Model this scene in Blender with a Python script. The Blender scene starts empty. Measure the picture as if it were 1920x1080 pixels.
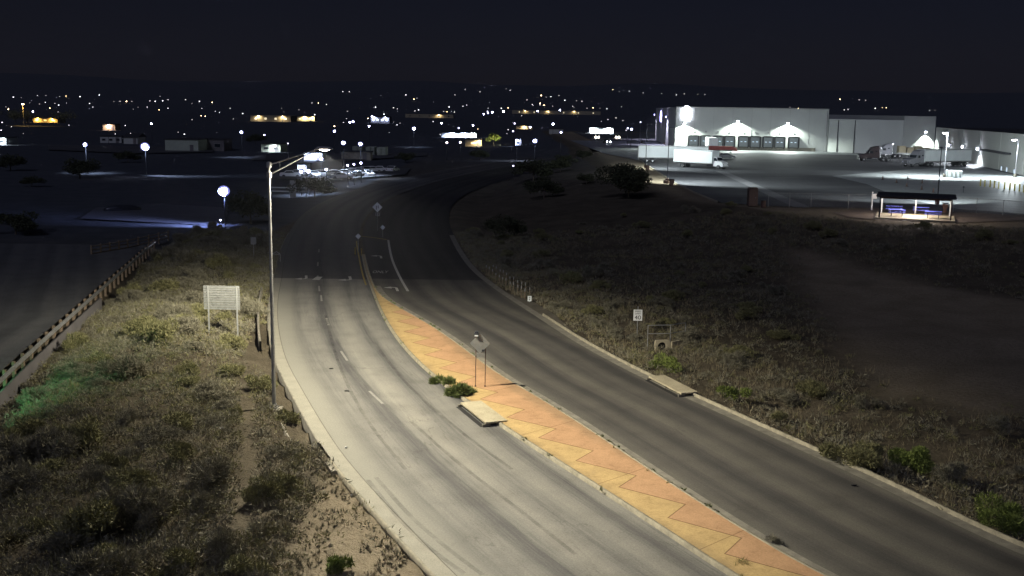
import bpy, bmesh, math, random
import numpy as np
from mathutils import Vector, Matrix

random.seed(7)
RNG = np.random.default_rng(11)
sc = bpy.context.scene
col = sc.collection
PI = math.pi

# ------------------------------------------------------------------ camera
FPX, HC, PITCH, ROLL = 2000.0, 14.7, math.atan(335 / 2000), 0.016
cam_d = bpy.data.cameras.new('camera')
cam = bpy.data.objects.new('camera', cam_d)
col.objects.link(cam)
cam_d.sensor_width = 36.0
cam_d.lens = FPX / 1920 * 36.0
cam_d.clip_start, cam_d.clip_end = 0.5, 20000
_R = Vector((1, 0, 0)); _F = Vector((0, math.cos(PITCH), -math.sin(PITCH))); _U = Vector((0, math.sin(PITCH), math.cos(PITCH)))
_r = _R * math.cos(ROLL) + _U * math.sin(ROLL)
_u = -_R * math.sin(ROLL) + _U * math.cos(ROLL)
M = Matrix((_r, _u, -_F)).transposed().to_4x4()
M.translation = (0, 0, HC)
cam.matrix_world = M
sc.camera = cam


def ray(u, v):
    return (_r * ((u - 960) / FPX) + _u * (-(v - 540) / FPX) + _F)


def G(u, v, z=0.0):
    d = ray(u, v); t = (z - HC) / d.z
    return Vector((d.x * t, d.y * t, z))


def P(u, v, y):
    d = ray(u, v); t = y / d.y
    return Vector((d.x * t, y, HC + d.z * t))


# ------------------------------------------------------------------ world plan (metres)
def smooth_line(pts, n=3):
    p = np.array(pts, float)
    for _ in range(n):
        q = 0.75 * p[:-1] + 0.25 * p[1:]; r_ = 0.25 * p[:-1] + 0.75 * p[1:]
        mid = np.empty((2 * len(q), 2)); mid[0::2] = q; mid[1::2] = r_
        p = np.vstack([p[:1], mid, p[-1:]])
    return p


FAR_L = [(-26.8, 128), (-29, 145), (-30, 165), (-29, 190), (-25, 220), (-18, 255), (-8, 295), (5, 340)]
L = smooth_line([(9, 14), (4.5, 20), (0.3, 27), (-2.3, 32), (-3.5, 34.5), (-5, 37.6), (-6.3, 40.4), (-7.9, 44.1), (-9.6, 48.7), (-11.6, 54.4), (-13.6, 60.2), (-15.2, 65.9), (-16.9, 72.7), (-18.7, 81), (-20.6, 91.4), (-22.5, 101), (-24.6, 112.9)] + FAR_L)
FAR_ML = [(-17.3, 118.6), (-19.3, 135), (-20.3, 150), (-20.6, 167), (-19.3, 190), (-15.5, 218), (-9, 250), (1, 288), (13, 332)]
ML = smooth_line([(17, 17), (12, 23.8), (9, 28.9), (7.1, 32.3), (5.5, 35.8), (3.6, 39.8), (1.6, 43.9), (-0.4, 48.1), (-2.3, 52.4), (-4.3, 57.3), (-6.2, 62.8), (-7.9, 68.9), (-9.6, 76.3), (-11.4, 85.3), (-13.1, 94), (-15.1, 105.7)] + FAR_ML)
MR = smooth_line([(20, 18.3), (15, 25.3), (12, 29.6), (10, 32.6), (8.5, 35.8), (7, 39.4), (5.1, 44.3), (3.3, 49), (1.4, 53.5), (-0.1, 56.8), (-1.5, 60.4), (-3.4, 66), (-5.5, 71.4), (-7.8, 76.6), (-9.7, 81), (-11.0, 85.3), (-12.7, 94), (-14.7, 105.7), (-16.9, 118.6)] + [(a + .35, b) for a, b in FAR_ML[1:]])
RR = smooth_line([(29, 19), (24, 25.8), (20, 31.6), (17.9, 34.8), (16.8, 37.3), (15.5, 40.9), (13.9, 44.6), (12, 48.9), (9.8, 53.9), (7.9, 58.1), (6.1, 63), (4.4, 68), (1.8, 77.5), (-0.9, 87), (-3.4, 97.9), (-5.3, 110.9), (-7, 125.2), (-8.5, 140), (-9.3, 155), (-9.3, 170), (-8, 190), (-4, 215), (3, 245), (13, 280), (26, 322)])
GUARD = smooth_line([(-22.5, 38), (-25, 47), (-26.6, 54), (-28.5, 63.4), (-30.9, 76), (-34.3, 94), (-37.6, 111.3)], 2)
PLATEAU = np.array([(23, 300), (21.5, 176), (23.5, 146), (31, 131), (40, 117.5), (60, 114.5), (120, 106), (320, 90), (320, 620), (20, 620)], float)


def at_y(line, y):
    return np.interp(y, line[:, 1], line[:, 0])


def resample(line, n):
    s = np.r_[0, np.cumsum(np.hypot(*np.diff(line, axis=0).T))]
    t = np.linspace(0, s[-1], n)
    return np.c_[np.interp(t, s, line[:, 0]), np.interp(t, s, line[:, 1])]


def sstep(a, b, x):
    t = np.clip((x - a) / (b - a), 0, 1)
    return t * t * (3 - 2 * t)


def poly_dist(poly, x, y):
    x = np.asarray(x, float); y = np.asarray(y, float)
    d = np.full(x.shape, 1e9); inside = np.zeros(x.shape, bool)
    n = len(poly)
    for i in range(n):
        ax, ay = poly[i]; bx, by = poly[(i + 1) % n]
        ex, ey = bx - ax, by - ay
        t = np.clip(((x - ax) * ex + (y - ay) * ey) / (ex * ex + ey * ey), 0, 1)
        d = np.minimum(d, np.hypot(x - ax - t * ex, y - ay - t * ey))
        c = ((ay > y) != (by > y)) & (x < ex * (y - ay) / (ey if ey else 1e-9) + ax)
        inside ^= c
    return np.where(inside, -d, d)


def vnoise(x, y, s, seed=0):
    x = np.asarray(x, float) / s + seed * 17.3; y = np.asarray(y, float) / s - seed * 9.1
    xi = np.floor(x); yi = np.floor(y); fx = x - xi; fy = y - yi
    fx = fx * fx * (3 - 2 * fx); fy = fy * fy * (3 - 2 * fy)

    def h(a, b):
        v = np.sin(a * 127.1 + b * 311.7 + seed * 3.7) * 43758.5453
        return v - np.floor(v)
    return (h(xi, yi) * (1 - fx) + h(xi + 1, yi) * fx) * (1 - fy) + (h(xi, yi + 1) * (1 - fx) + h(xi + 1, yi + 1) * fx) * fy


def H(x, y):
    x = np.asarray(x, float); y = np.asarray(y, float)
    yy = np.clip(y, 14, 330)
    dl = at_y(L, yy) - x; dr = x - at_y(RR, yy)
    n = (vnoise(x, y, 5, 1) - .5) * .5 + (vnoise(x, y, 1.7, 2) - .5) * .18
    # verge west of the road
    ditch = sstep(44.5, 46, y) * (1 - sstep(66, 76, y))
    left = n * sstep(1, 5, dl) - 0.10 - 0.5 * ditch * (1 - sstep(0.75, 1.15, dl))
    mound = 0.9 * np.exp(-((x + 19.5) / 4.0) ** 2 - ((y - 62) / 9.0) ** 2)
    gx = at_y(GUARD, np.clip(y, 38, 111))
    left = left + mound * sstep(1.5, 5, dl) - 0.9 * sstep(0.5, 5, gx + 5 - x) * sstep(30, 40, y) * (1 - sstep(100, 125, y))
    left = np.where((gx - x) > 0.7, -0.30 - 0.3 * (1 - sstep(0.5, 1.2, gx - x)), left)
    left = np.where(y > 125, -0.1 + n * .4, left)
    # verge and cut bank east of the road
    pd = poly_dist(PLATEAU, x, y)
    right = n * sstep(.6, 4, dr) * (1 - sstep(-2, 2, -pd)) - 0.12 - 0.45 * np.exp(-((dr - 4.5) / 2.2) ** 2) * sstep(0.5, 2, dr)
    rise = 3.02 * sstep(30, 0, pd)
    right = right + rise
    right = np.where(pd < 0, 2.9, right)
    h = np.where(dl > 0, left, np.where(dr > 0, right, -0.25))
    far = np.hypot(x, y)
    h = np.where(y > 335, np.where(pd < 30, right, -0.1 + n * .5), h)
    h = np.where(y < 14, -0.25, h)
    hills = sstep(1900, 4600, far) * (112 + 60 * (vnoise(x, y, 1100, 5) - .5) + 26 * (vnoise(x, y, 420, 6) - .5))
    return h + hills


def Hs(x, y):
    return float(H(np.array([x]), np.array([y]))[0])


def cast(u, v, h=0.0, ymax=5200):
    """where a sight line comes down to h metres above the ground"""
    d = ray(u, v)
    ys = np.concatenate([np.linspace(25, 400, 1500), np.linspace(401, ymax, 2500)])
    t = ys / d.y
    z = HC + d.z * t; g = H(d.x * t, ys) + h
    i = int(np.argmax(z <= g))
    if z[i] > g[i]:
        i = len(ys) - 1
    return Vector((d.x * t[i], ys[i], z[i]))


# ------------------------------------------------------------------ materials
def new_mat(name):
    m = bpy.data.materials.new(name); m.use_nodes = True
    nt = m.node_tree
    return m, nt, nt.nodes['Principled BSDF']


def N(nt, typ, **kw):
    n = nt.nodes.new(typ)
    for k, v in kw.items():
        setattr(n, k, v)
    return n


def ramp(nt, fac, stops):
    r = N(nt, 'ShaderNodeValToRGB')
    els = r.color_ramp.elements
    while len(els) < len(stops):
        els.new(0.5)
    for e, (p, c) in zip(els, stops):
        e.position = p; e.color = (*c, 1) if len(c) == 3 else c
    nt.links.new(fac, r.inputs[0])
    return r.outputs[0]


def math_(nt, op, a, b=None, c=None):
    n = N(nt, 'ShaderNodeMath', operation=op)
    for i, x in enumerate((a, b, c)):
        if x is None:
            continue
        if hasattr(x, 'links'):
            nt.links.new(x, n.inputs[i])
        else:
            n.inputs[i].default_value = x
    return n.outputs[0]


def mixc(nt, fac, a, b, blend='MIX'):
    n = N(nt, 'ShaderNodeMix', data_type='RGBA', blend_type=blend)
    for s, x in ((n.inputs[0], fac), (n.inputs[6], a), (n.inputs[7], b)):
        if hasattr(x, 'links'):
            nt.links.new(x, s)
        else:
            s.default_value = x if isinstance(x, float) else (*x, 1)
    return n.outputs[2]


def noise(nt, vec, scale, detail=4, rough=.6):
    n = N(nt, 'ShaderNodeTexNoise')
    n.inputs['Scale'].default_value = scale; n.inputs['Detail'].default_value = detail; n.inputs['Roughness'].default_value = rough
    if vec is not None:
        nt.links.new(vec, n.inputs['Vector'])
    return n.outputs['Fac']


def simple(name, c, rough=.6, metal=0.0, var=.25, scale=6.0, bump=0.0):
    m, nt, b = new_mat(name)
    tc = N(nt, 'ShaderNodeTexCoord')
    f = noise(nt, tc.outputs['Object'], scale, 5)
    lo = tuple(x * (1 - var) for x in c); hi = tuple(min(1, x * (1 + var)) for x in c)
    nt.links.new(ramp(nt, f, [(.3, lo), (.7, hi)]), b.inputs['Base Color'])
    b.inputs['Roughness'].default_value = rough; b.inputs['Metallic'].default_value = metal
    if bump:
        bn = N(nt, 'ShaderNodeBump'); bn.inputs['Strength'].default_value = bump
        nt.links.new(f, bn.inputs['Height']); nt.links.new(bn.outputs[0], b.inputs['Normal'])
    return m


def glow(name, c, strength):
    m, nt, b = new_mat(name)
    b.inputs['Base Color'].default_value = (.8, .8, .8, 1)
    b.inputs['Emission Color'].default_value = (*c, 1)
    b.inputs['Emission Strength'].default_value = strength
    try:
        m.cycles.emission_sampling = 'NONE'
    except Exception:
        pass
    return m


def foliage(name, c1, c2):
    m, nt, b = new_mat(name)
    tc = N(nt, 'ShaderNodeTexCoord'); geo = N(nt, 'ShaderNodeNewGeometry')
    f = noise(nt, tc.outputs['Object'], .9, 4, .7)
    f2 = math_(nt, 'ADD', math_(nt, 'MULTIPLY', f, .6), math_(nt, 'MULTIPLY', geo.outputs['Random Per Island'], .5))
    nt.links.new(ramp(nt, f2, [(.25, c1), (.8, c2)]), b.inputs['Base Color'])
    b.inputs['Roughness'].default_value = .75
    b.inputs['Specular IOR Level'].default_value = .2
    return m


def concrete(name, c, scale=2.0, dirt=.45):
    m, nt, b = new_mat(name)
    tc = N(nt, 'ShaderNodeTexCoord')
    geo = N(nt, 'ShaderNodeNewGeometry')
    f = noise(nt, geo.outputs['Position'], scale, 6); g = noise(nt, geo.outputs['Position'], scale * 14, 3)
    c1 = ramp(nt, f, [(.3, tuple(x * (1 - dirt) for x in c)), (.65, c)])
    c2 = mixc(nt, .35, c1, ramp(nt, g, [(.35, (.35, .33, .3)), (.6, (1, 1, 1))]), 'MULTIPLY')
    nt.links.new(c2, b.inputs['Base Color']); b.inputs['Roughness'].default_value = .85
    return m


MAT = dict(
    concrete=concrete('pale_concrete', (.36, .33, .26)),
    gutter=concrete('gutter_concrete', (.27, .25, .20)),
    kerbc=concrete('kerb_concrete', (.38, .34, .24), 3.0),
    inlet=concrete('inlet_concrete', (.50, .44, .30), 1.2, .3),
    dark=simple('dark_void_shade', (.012, .011, .01), .9),
    galv=simple('galvanised_steel', (.36, .36, .35), .5, .5, .25, 3),
    signback=simple('sign_back_aluminium', (.27, .275, .26), .55, .3, .15, 3),
    white=simple('white_paint', (.78, .79, .77), .45, 0, .06, 2),
    whitet=simple('white_trailer_skin', (.74, .78, .76), .35, 0, .07, .5),
    paint=concrete('worn_white_marking_paint', (.62, .60, .54), 5, .5),
    faint=concrete('faint_worn_marking_paint', (.33, .32, .285), 7, .4),
    ypaint=concrete('worn_yellow_marking_paint', (.50, .36, .08), 5, .5),
    black=simple('black_rubber', (.02, .02, .02), .8),
    chrome=simple('bright_metal', (.7, .7, .7), .2, .9, .1),
    glass=simple('dark_glass', (.02, .025, .03), .08),
    wall=simple('painted_tilt_up_wall', (.60, .62, .57), .8, 0, .07, .12),
    wallg=simple('grey_tilt_up_wall', (.44, .45, .42), .8, 0, .08, .12),
    roof=simple('dark_roof', (.03, .03, .035), .8),
    door=simple('dock_door_panel', (.30, .33, .33), .5, 0, .1, 1),
    seal=simple('black_dock_seal', (.015, .015, .016), .7),
    red=simple('red_truck_paint', (.30, .05, .035), .5),
    maroon=simple('dark_maroon_paint', (.04, .026, .027), .3),
    silver=simple('silver_grey_paint', (.30, .30, .32), .3, .3),
    darkpaint=simple('dark_vehicle_paint', (.03, .032, .04), .3),
    rust=simple('brown_painted_steel', (.10, .055, .04), .7),
    wood=simple('weathered_wood', (.20, .15, .10), .8, 0, .35, 8),
    tan=simple('tan_stucco', (.36, .31, .20), .85, 0, .15, .4),
    greenwall=simple('pale_green_metal_wall', (.38, .42, .34), .7, 0, .12, .3),
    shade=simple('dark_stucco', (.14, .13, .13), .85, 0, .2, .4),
    blue=simple('blue_coated_steel', (.14, .17, .70), .45, 0, .15, 3),
    yellow=simple('yellow_bollard_paint', (.50, .42, .10), .6),
    orange=simple('orange_plastic', (.55, .13, .03), .5),
    plastic=simple('brown_plastic', (.12, .08, .06), .6),
    text=simple('black_sign_ink', (.012, .012, .012), .6),
    weedgreen=foliage('weed_leaves', (.055, .075, .02), (.16, .19, .06)),
    olive=foliage('olive_shrub_leaves', (.11, .108, .05), (.27, .255, .12)),
    brush=foliage('grey_brown_brush', (.115, .108, .075), (.27, .25, .175)),
    green=foliage('bright_green_shrub_leaves', (.085, .115, .025), (.24, .29, .075)),
    straw=foliage('dry_grass', (.14, .115, .07), (.32, .27, .165)),
    dkleaf=foliage('dark_tree_leaves', (.03, .036, .02), (.075, .08, .04)),
    bark=simple('grey_bark', (.10, .08, .06), .9, 0, .3, 9),
    litter=simple('pale_litter', (.75, .75, .72), .6),
    rock=simple('tan_rock', (.30, .25, .18), .9, 0, .3, 5),
    lamp_white=glow('lit_white_lens', (.80, .82, 1.0), 60),
    lamp_blue=glow('lit_blue_white_lens', (.45, .42, 1.0), 30),
    lamp_warm=glow('lit_warm_lens', (1.0, .72, .42), 22),
    lamp_dim=glow('lit_dim_lens', (.85, .82, .9), 6),
    fringe=glow('violet_glare_fringe', (.30, .32, 1.0), .75),  # glare fringe of the lamps, put into a weakly glowing shell
    lamp_faint=glow('lit_faint_lens', (.85, .80, .82), 2.6),
    lamp_road=glow('lit_street_lens', (1, .9, .75), 40),
    lamp_green=glow('green_signal_lens', (.1, 1.0, .45), 15),
    lit_yellow=glow('lit_yellow_window', (1.0, .62, .18), 1.5),
    lit_cream=glow('lit_cream_window', (1.0, .85, .5), 1.0),
    lit_red=glow('lit_red_sign', (1.0, .35, .35), 1.3),
    lit_cyan=glow('lit_blue_white_panel', (.6, .78, 1.0), .9),
    headlamp=glow('lit_headlamp', (1, .9, .72), 45),
    amber=glow('lit_amber_marker', (1, .38, .1), 5),
)


# ------------------------------------------------------------------ mesh builder
class MB:
    def __init__(s):
        s.v = []; s.f = []; s.sm = []

    def add(s, verts, faces, smooth=False):
        o = len(s.v)
        s.v += [tuple(x) for x in verts]
        s.f += [tuple(i + o for i in f) for f in faces]
        s.sm += [smooth] * len(faces)
        return s

    def box(s, c, size, rz=0.0, mat=None):
        hx, hy, hz = (d / 2 for d in size)
        vs = [Vector((x, y, z)) for x in (-hx, hx) for y in (-hy, hy) for z in (-hz, hz)]
        m = mat or Matrix.Rotation(rz, 3, 'Z')
        c = Vector(c)
        return s.add([m @ v + c for v in vs], [(0, 1, 3, 2), (4, 6, 7, 5), (0, 4, 5, 1), (2, 3, 7, 6), (0, 2, 6, 4), (1, 5, 7, 3)])

    def tube(s, p0, p1, r0, r1=None, n=10):
        p0 = Vector(p0); p1 = Vector(p1); r1 = r0 if r1 is None else r1
        d = (p1 - p0).normalized()
        a = d.orthogonal().normalized(); b = d.cross(a)
        vs = []
        for p, r in ((p0, r0), (p1, r1)):
            for i in range(n):
                t = 2 * PI * i / n
                vs.append(p + (a * math.cos(t) + b * math.sin(t)) * r)
        s.add(vs, [(i, (i + 1) % n, n + (i + 1) % n, n + i) for i in range(n)], True)
        return s.add(vs, [tuple(range(n))[::-1], tuple(range(n, 2 * n))])

    def prism(s, prof, y0, y1):
        """side profile (x, z) pushed across from y0 to y1"""
        n = len(prof)
        vs = [(x, y0, z) for x, z in prof] + [(x, y1, z) for x, z in prof]
        return s.add(vs, [tuple(range(n)), tuple(range(n, 2 * n))[::-1]] + [(i, n + i, n + (i + 1) % n, (i + 1) % n) for i in range(n)])

    def dome(s, c, rx, ry, rz, n=10, m=5):
        c = Vector(c); vs = []; fs = []
        for j in range(m + 1):
            ph = PI * j / m - PI / 2
            for i in range(n):
                t = 2 * PI * i / n
                vs.append(c + Vector((rx * math.cos(ph) * math.cos(t), ry * math.cos(ph) * math.sin(t), rz * math.sin(ph))))
        for j in range(m):
            for i in range(n):
                fs.append((j * n + i, j * n + (i + 1) % n, (j + 1) * n + (i + 1) % n, (j + 1) * n + i))
        return s.add(vs, fs, True)

    def build(s, name, mat, parent=None, bevel=0.0, loc=None):
        me = bpy.data.meshes.new(name)
        me.from_pydata(s.v, [], s.f)
        me.polygons.foreach_set('use_smooth', s.sm)
        bm = bmesh.new(); bm.from_mesh(me)
        bmesh.ops.recalc_face_normals(bm, faces=bm.faces); bm.to_mesh(me); bm.free()
        me.materials.append(MAT[mat] if isinstance(mat, str) else mat)
        o = bpy.data.objects.new(name, me); col.objects.link(o)
        if parent: o.parent = parent
        if loc is not None: o.location = loc
        if bevel:
            b = o.modifiers.new('edge', 'BEVEL'); b.width = bevel; b.segments = 2; b.limit_method = 'ANGLE'
        return o


def np_mesh(name, verts, faces, mat, parent=None, attrs=None, uv=None, smooth=False):
    """verts (n,3); faces (m,k) with constant k"""
    verts = np.asarray(verts, np.float32); faces = np.asarray(faces, np.int32); k = faces.shape[1]
    me = bpy.data.meshes.new(name)
    me.vertices.add(len(verts)); me.vertices.foreach_set('co', verts.ravel())
    me.loops.add(faces.size); me.loops.foreach_set('vertex_index', faces.ravel())
    me.polygons.add(len(faces)); me.polygons.foreach_set('loop_start', np.arange(0, faces.size, k, dtype=np.int32))
    me.polygons.foreach_set('loop_total', np.full(len(faces), k, np.int32))
    if smooth: me.polygons.foreach_set('use_smooth', np.ones(len(faces), bool))
    for an, av in (attrs or {}).items():
        a = me.attributes.new(an, 'FLOAT', 'POINT'); a.data.foreach_set('value', np.asarray(av, np.float32))
    if uv is not None:
        l = me.uv_layers.new(name='UVMap'); l.data.foreach_set('uv', np.asarray(uv, np.float32)[faces.ravel()].ravel())
    me.update(calc_edges=True); me.validate()
    me.materials.append(mat)
    o = bpy.data.objects.new(name, me); col.objects.link(o)
    if parent: o.parent = parent
    return o


def tag(o, label=None, cat=None, group=None, kind=None):
    if label: o['label'] = label
    if cat: o['category'] = cat
    if group: o['group'] = group
    if kind: o['kind'] = kind
    return o


def struct(o):
    o['kind'] = 'structure'
    return o


def thing(name, label, cat, loc=(0, 0, 0), rz=0.0, group=None):
    o = bpy.data.objects.new(name, None); col.objects.link(o)
    o.empty_display_size = .3
    o.location = loc; o.rotation_euler = (0, 0, rz)
    return tag(o, label, cat, group)


KIDS = {}


def kids(o):
    return [c for c in bpy.data.objects if c.parent == o]


def dup(root, loc, rz=0.0, label=None, group=None, scale=None, ks=None):
    r = root.copy(); col.objects.link(r)
    r.location = loc; r.rotation_euler = (0, 0, rz)
    if scale: r.scale = scale if hasattr(scale, '__len__') else (scale,) * 3
    if label: r['label'] = label
    if group: r['group'] = group
    if root.name not in KIDS:
        KIDS[root.name] = [(c, kids(c)) for c in kids(root)]
    for c, gs in KIDS[root.name]:
        d = c.copy(); col.objects.link(d); d.parent = r
        for g in gs:
            e = g.copy(); col.objects.link(e); e.parent = d
    return r


def text_mesh(body, size, extrude=.004, align='CENTER'):
    cu = bpy.data.curves.new('lettering', 'FONT'); cu.body = body; cu.size = size; cu.extrude = extrude
    cu.align_x = align; cu.align_y = 'CENTER'; cu.resolution_u = 3
    o = bpy.data.objects.new('lettering', cu); col.objects.link(o)
    dg = bpy.context.evaluated_depsgraph_get()
    me = bpy.data.meshes.new_from_object(o.evaluated_get(dg))
    bpy.data.objects.remove(o); bpy.data.curves.remove(cu)
    return me


def text_obj(name, body, size, mat, parent, loc, rot, scale=(1, 1, 1), extrude=.004):
    me = text_mesh(body, size, extrude)
    me.materials.clear(); me.materials.append(MAT[mat])
    o = bpy.data.objects.new(name, me); col.objects.link(o); o.parent = parent
    o.location = loc; o.rotation_euler = rot; o.scale = scale
    return o


def lamp_light(parent, loc, power, c=(.8, .9, 1), typ='POINT', radius=.15, aim=None, angle=120, blend=.6):
    d = bpy.data.lights.new('lamp_light', typ); d.energy = power; d.color = c; d.shadow_soft_size = radius
    o = bpy.data.objects.new('lamp_light', d); col.objects.link(o)
    o.parent = parent; o.location = loc
    if typ == 'SPOT':
        d.spot_size = math.radians(angle); d.spot_blend = blend
        o.rotation_euler = Vector(aim).to_track_quat('-Z', 'Y').to_euler()
    return o


# ------------------------------------------------------------------ sky, dim fill sun
w = bpy.data.worlds.new('World'); sc.world = w; w.use_nodes = True
nt = w.node_tree; bg = nt.nodes['Background']
sky = N(nt, 'ShaderNodeTexSky', sky_type='NISHITA'); sky.sun_disc = False
SUN_EL, SUN_AZ = math.radians(38), math.radians(205)
sky.sun_elevation = SUN_EL; sky.sun_rotation = SUN_AZ; sky.air_density = 1.0; sky.dust_density = .6; sky.ozone_density = 1.5
nt.links.new(mixc(nt, 1.0, sky.outputs[0], (.68, .58, .90), 'MULTIPLY'), bg.inputs[0]); bg.inputs[1].default_value = 0.0019
sd = bpy.data.lights.new('fill_sun', 'SUN'); sd.energy = 0.44; sd.angle = math.radians(12); sd.color = (.66, .70, 1.0)  # dim bluish sun added as fill to lift the dark ground
so = bpy.data.objects.new('fill_sun', sd); col.objects.link(so)
sdir = Vector((math.sin(SUN_AZ) * math.cos(SUN_EL), math.cos(SUN_AZ) * math.cos(SUN_EL), math.sin(SUN_EL)))
so.rotation_euler = (-sdir).to_track_quat('-Z', 'Y').to_euler(); so.location = (0, -20, 60)
sc.view_settings.view_transform = 'Standard'; sc.view_settings.look = 'None'
sc.view_settings.exposure = 0; sc.view_settings.gamma = 1

# ------------------------------------------------------------------ ground
gx = np.unique(np.concatenate([-np.geomspace(46, 5200, 60), np.arange(-46, 80.1, 1.0), np.geomspace(80, 5200, 60)]))
gy = np.unique(np.concatenate([np.arange(-40, 20, 6.0), np.arange(20, 150.1, 1.0), np.geomspace(151, 6500, 110)]))
X, Y = np.meshgrid(gx, gy)
Z = H(X.ravel(), Y.ravel())
nx, ny = len(gx), len(gy)
idx = np.arange(nx * ny).reshape(ny, nx)
faces = np.c_[idx[:-1, :-1].ravel(), idx[:-1, 1:].ravel(), idx[1:, 1:].ravel(), idx[1:, :-1].ravel()]
# bare dirt: the gravel by the kerb, the graded lot on the slope, the lit strip of the yard edge
LOT = np.array([G(u, v, 1)[:2] for u, v in [(1480, 470), (1800, 520), (2100, 560), (2100, 720), (1840, 735), (1660, 700), (1590, 640), (1530, 560)]])
GRAVEL = np.array([G(u, v)[:2] for u, v in [(640, 880), (730, 990), (830, 1100), (560, 1100), (560, 1010), (600, 930)]])
xr, yr = X.ravel(), Y.ravel()
bare = 1 - sstep(-2, 2, poly_dist(LOT, xr, yr)) * sstep(-.5, .8, poly_dist(GRAVEL, xr, yr))
pdv = poly_dist(PLATEAU, xr, yr)
bare = np.maximum(bare, .9 * (1 - sstep(-1.5, 2.5, pdv)))
bankm = (sstep(38, 22, pdv) * (pdv > 0) * (yr > 70))
m, nt, b = new_mat('desert_soil')
geo = N(nt, 'ShaderNodeNewGeometry')
f1 = noise(nt, geo.outputs['Position'], .35, 6); f2 = noise(nt, geo.outputs['Position'], 5, 5, .7)
c = ramp(nt, f1, [(.3, (.075, .064, .046)), (.55, (.115, .098, .07)), (.75, (.15, .128, .092))])
c = mixc(nt, .5, c, ramp(nt, f2, [(.3, (.35, .32, .3)), (.65, (1.25, 1.2, 1.1))]), 'MULTIPLY')
a = N(nt, 'ShaderNodeAttribute', attribute_name='bare')
c2 = mixc(nt, .6, ramp(nt, f1, [(.3, (.22, .18, .12)), (.7, (.30, .25, .175))]), ramp(nt, f2, [(.35, (.6, .58, .55)), (.6, (1.1, 1.1, 1.1))]), 'MULTIPLY')
c = mixc(nt, a.outputs['Fac'], c, c2)
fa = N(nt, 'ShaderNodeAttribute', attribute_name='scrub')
c = mixc(nt, fa.outputs['Fac'], c, ramp(nt, f1, [(.3, (.055, .062, .075)), (.7, (.085, .092, .105))]))  # night blue of the far ground, painted into its colour
nt.links.new(c, b.inputs['Base Color']); b.inputs['Roughness'].default_value = .95; b.inputs['Specular IOR Level'].default_value = .1
bn = N(nt, 'ShaderNodeBump'); bn.inputs['Strength'].default_value = .8; bn.inputs['Distance'].default_value = .15
nt.links.new(f2, bn.inputs['Height']); nt.links.new(bn.outputs[0], b.inputs['Normal'])
struct(np_mesh('ground', np.c_[xr, yr, Z], faces, m, attrs={'bare': bare, 'scrub': np.maximum(sstep(110, 420, np.hypot(xr, yr)), sstep(85, 130, yr) * (xr < -28)) * (pdv > 5)}, smooth=True))  # distance mask carries the painted night-blue tint


# ------------------------------------------------------------------ roads
def strip(name, A, B, z, mat, n=260, cross=6):
    """sheet between two edge lines; uv = metres across from A, metres along"""
    a = resample(A, n); bb = resample(B, n)
    mid = (a + bb) / 2; s = np.r_[0, np.cumsum(np.hypot(*np.diff(mid, axis=0).T))]
    t = np.linspace(0, 1, cross)
    pts = a[:, None, :] * (1 - t)[None, :, None] + bb[:, None, :] * t[None, :, None]
    wd = np.hypot(*(bb - a).T)
    uv = np.stack([wd[:, None] * t[None, :], np.repeat(s[:, None], cross, 1)], -1)
    v = np.c_[pts.reshape(-1, 2), np.full(n * cross, z)]
    i = np.arange(n * cross).reshape(n, cross)
    f = np.c_[i[:-1, :-1].ravel(), i[:-1, 1:].ravel(), i[1:, 1:].ravel(), i[1:, :-1].ravel()]
    return np_mesh(name, v, f, mat, uv=uv.reshape(-1, 2))


def offset(line, d):
    """shift a line sideways; + is to its right looking along it (away from the camera)"""
    t = np.gradient(line, axis=0); t /= np.hypot(t[:, 0], t[:, 1])[:, None]
    return line + np.c_[t[:, 1], -t[:, 0]] * d


def clip(line, y0, y1):
    l = resample(line, 900)
    return l[(l[:, 1] >= y0) & (l[:, 1] <= y1)]


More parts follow.
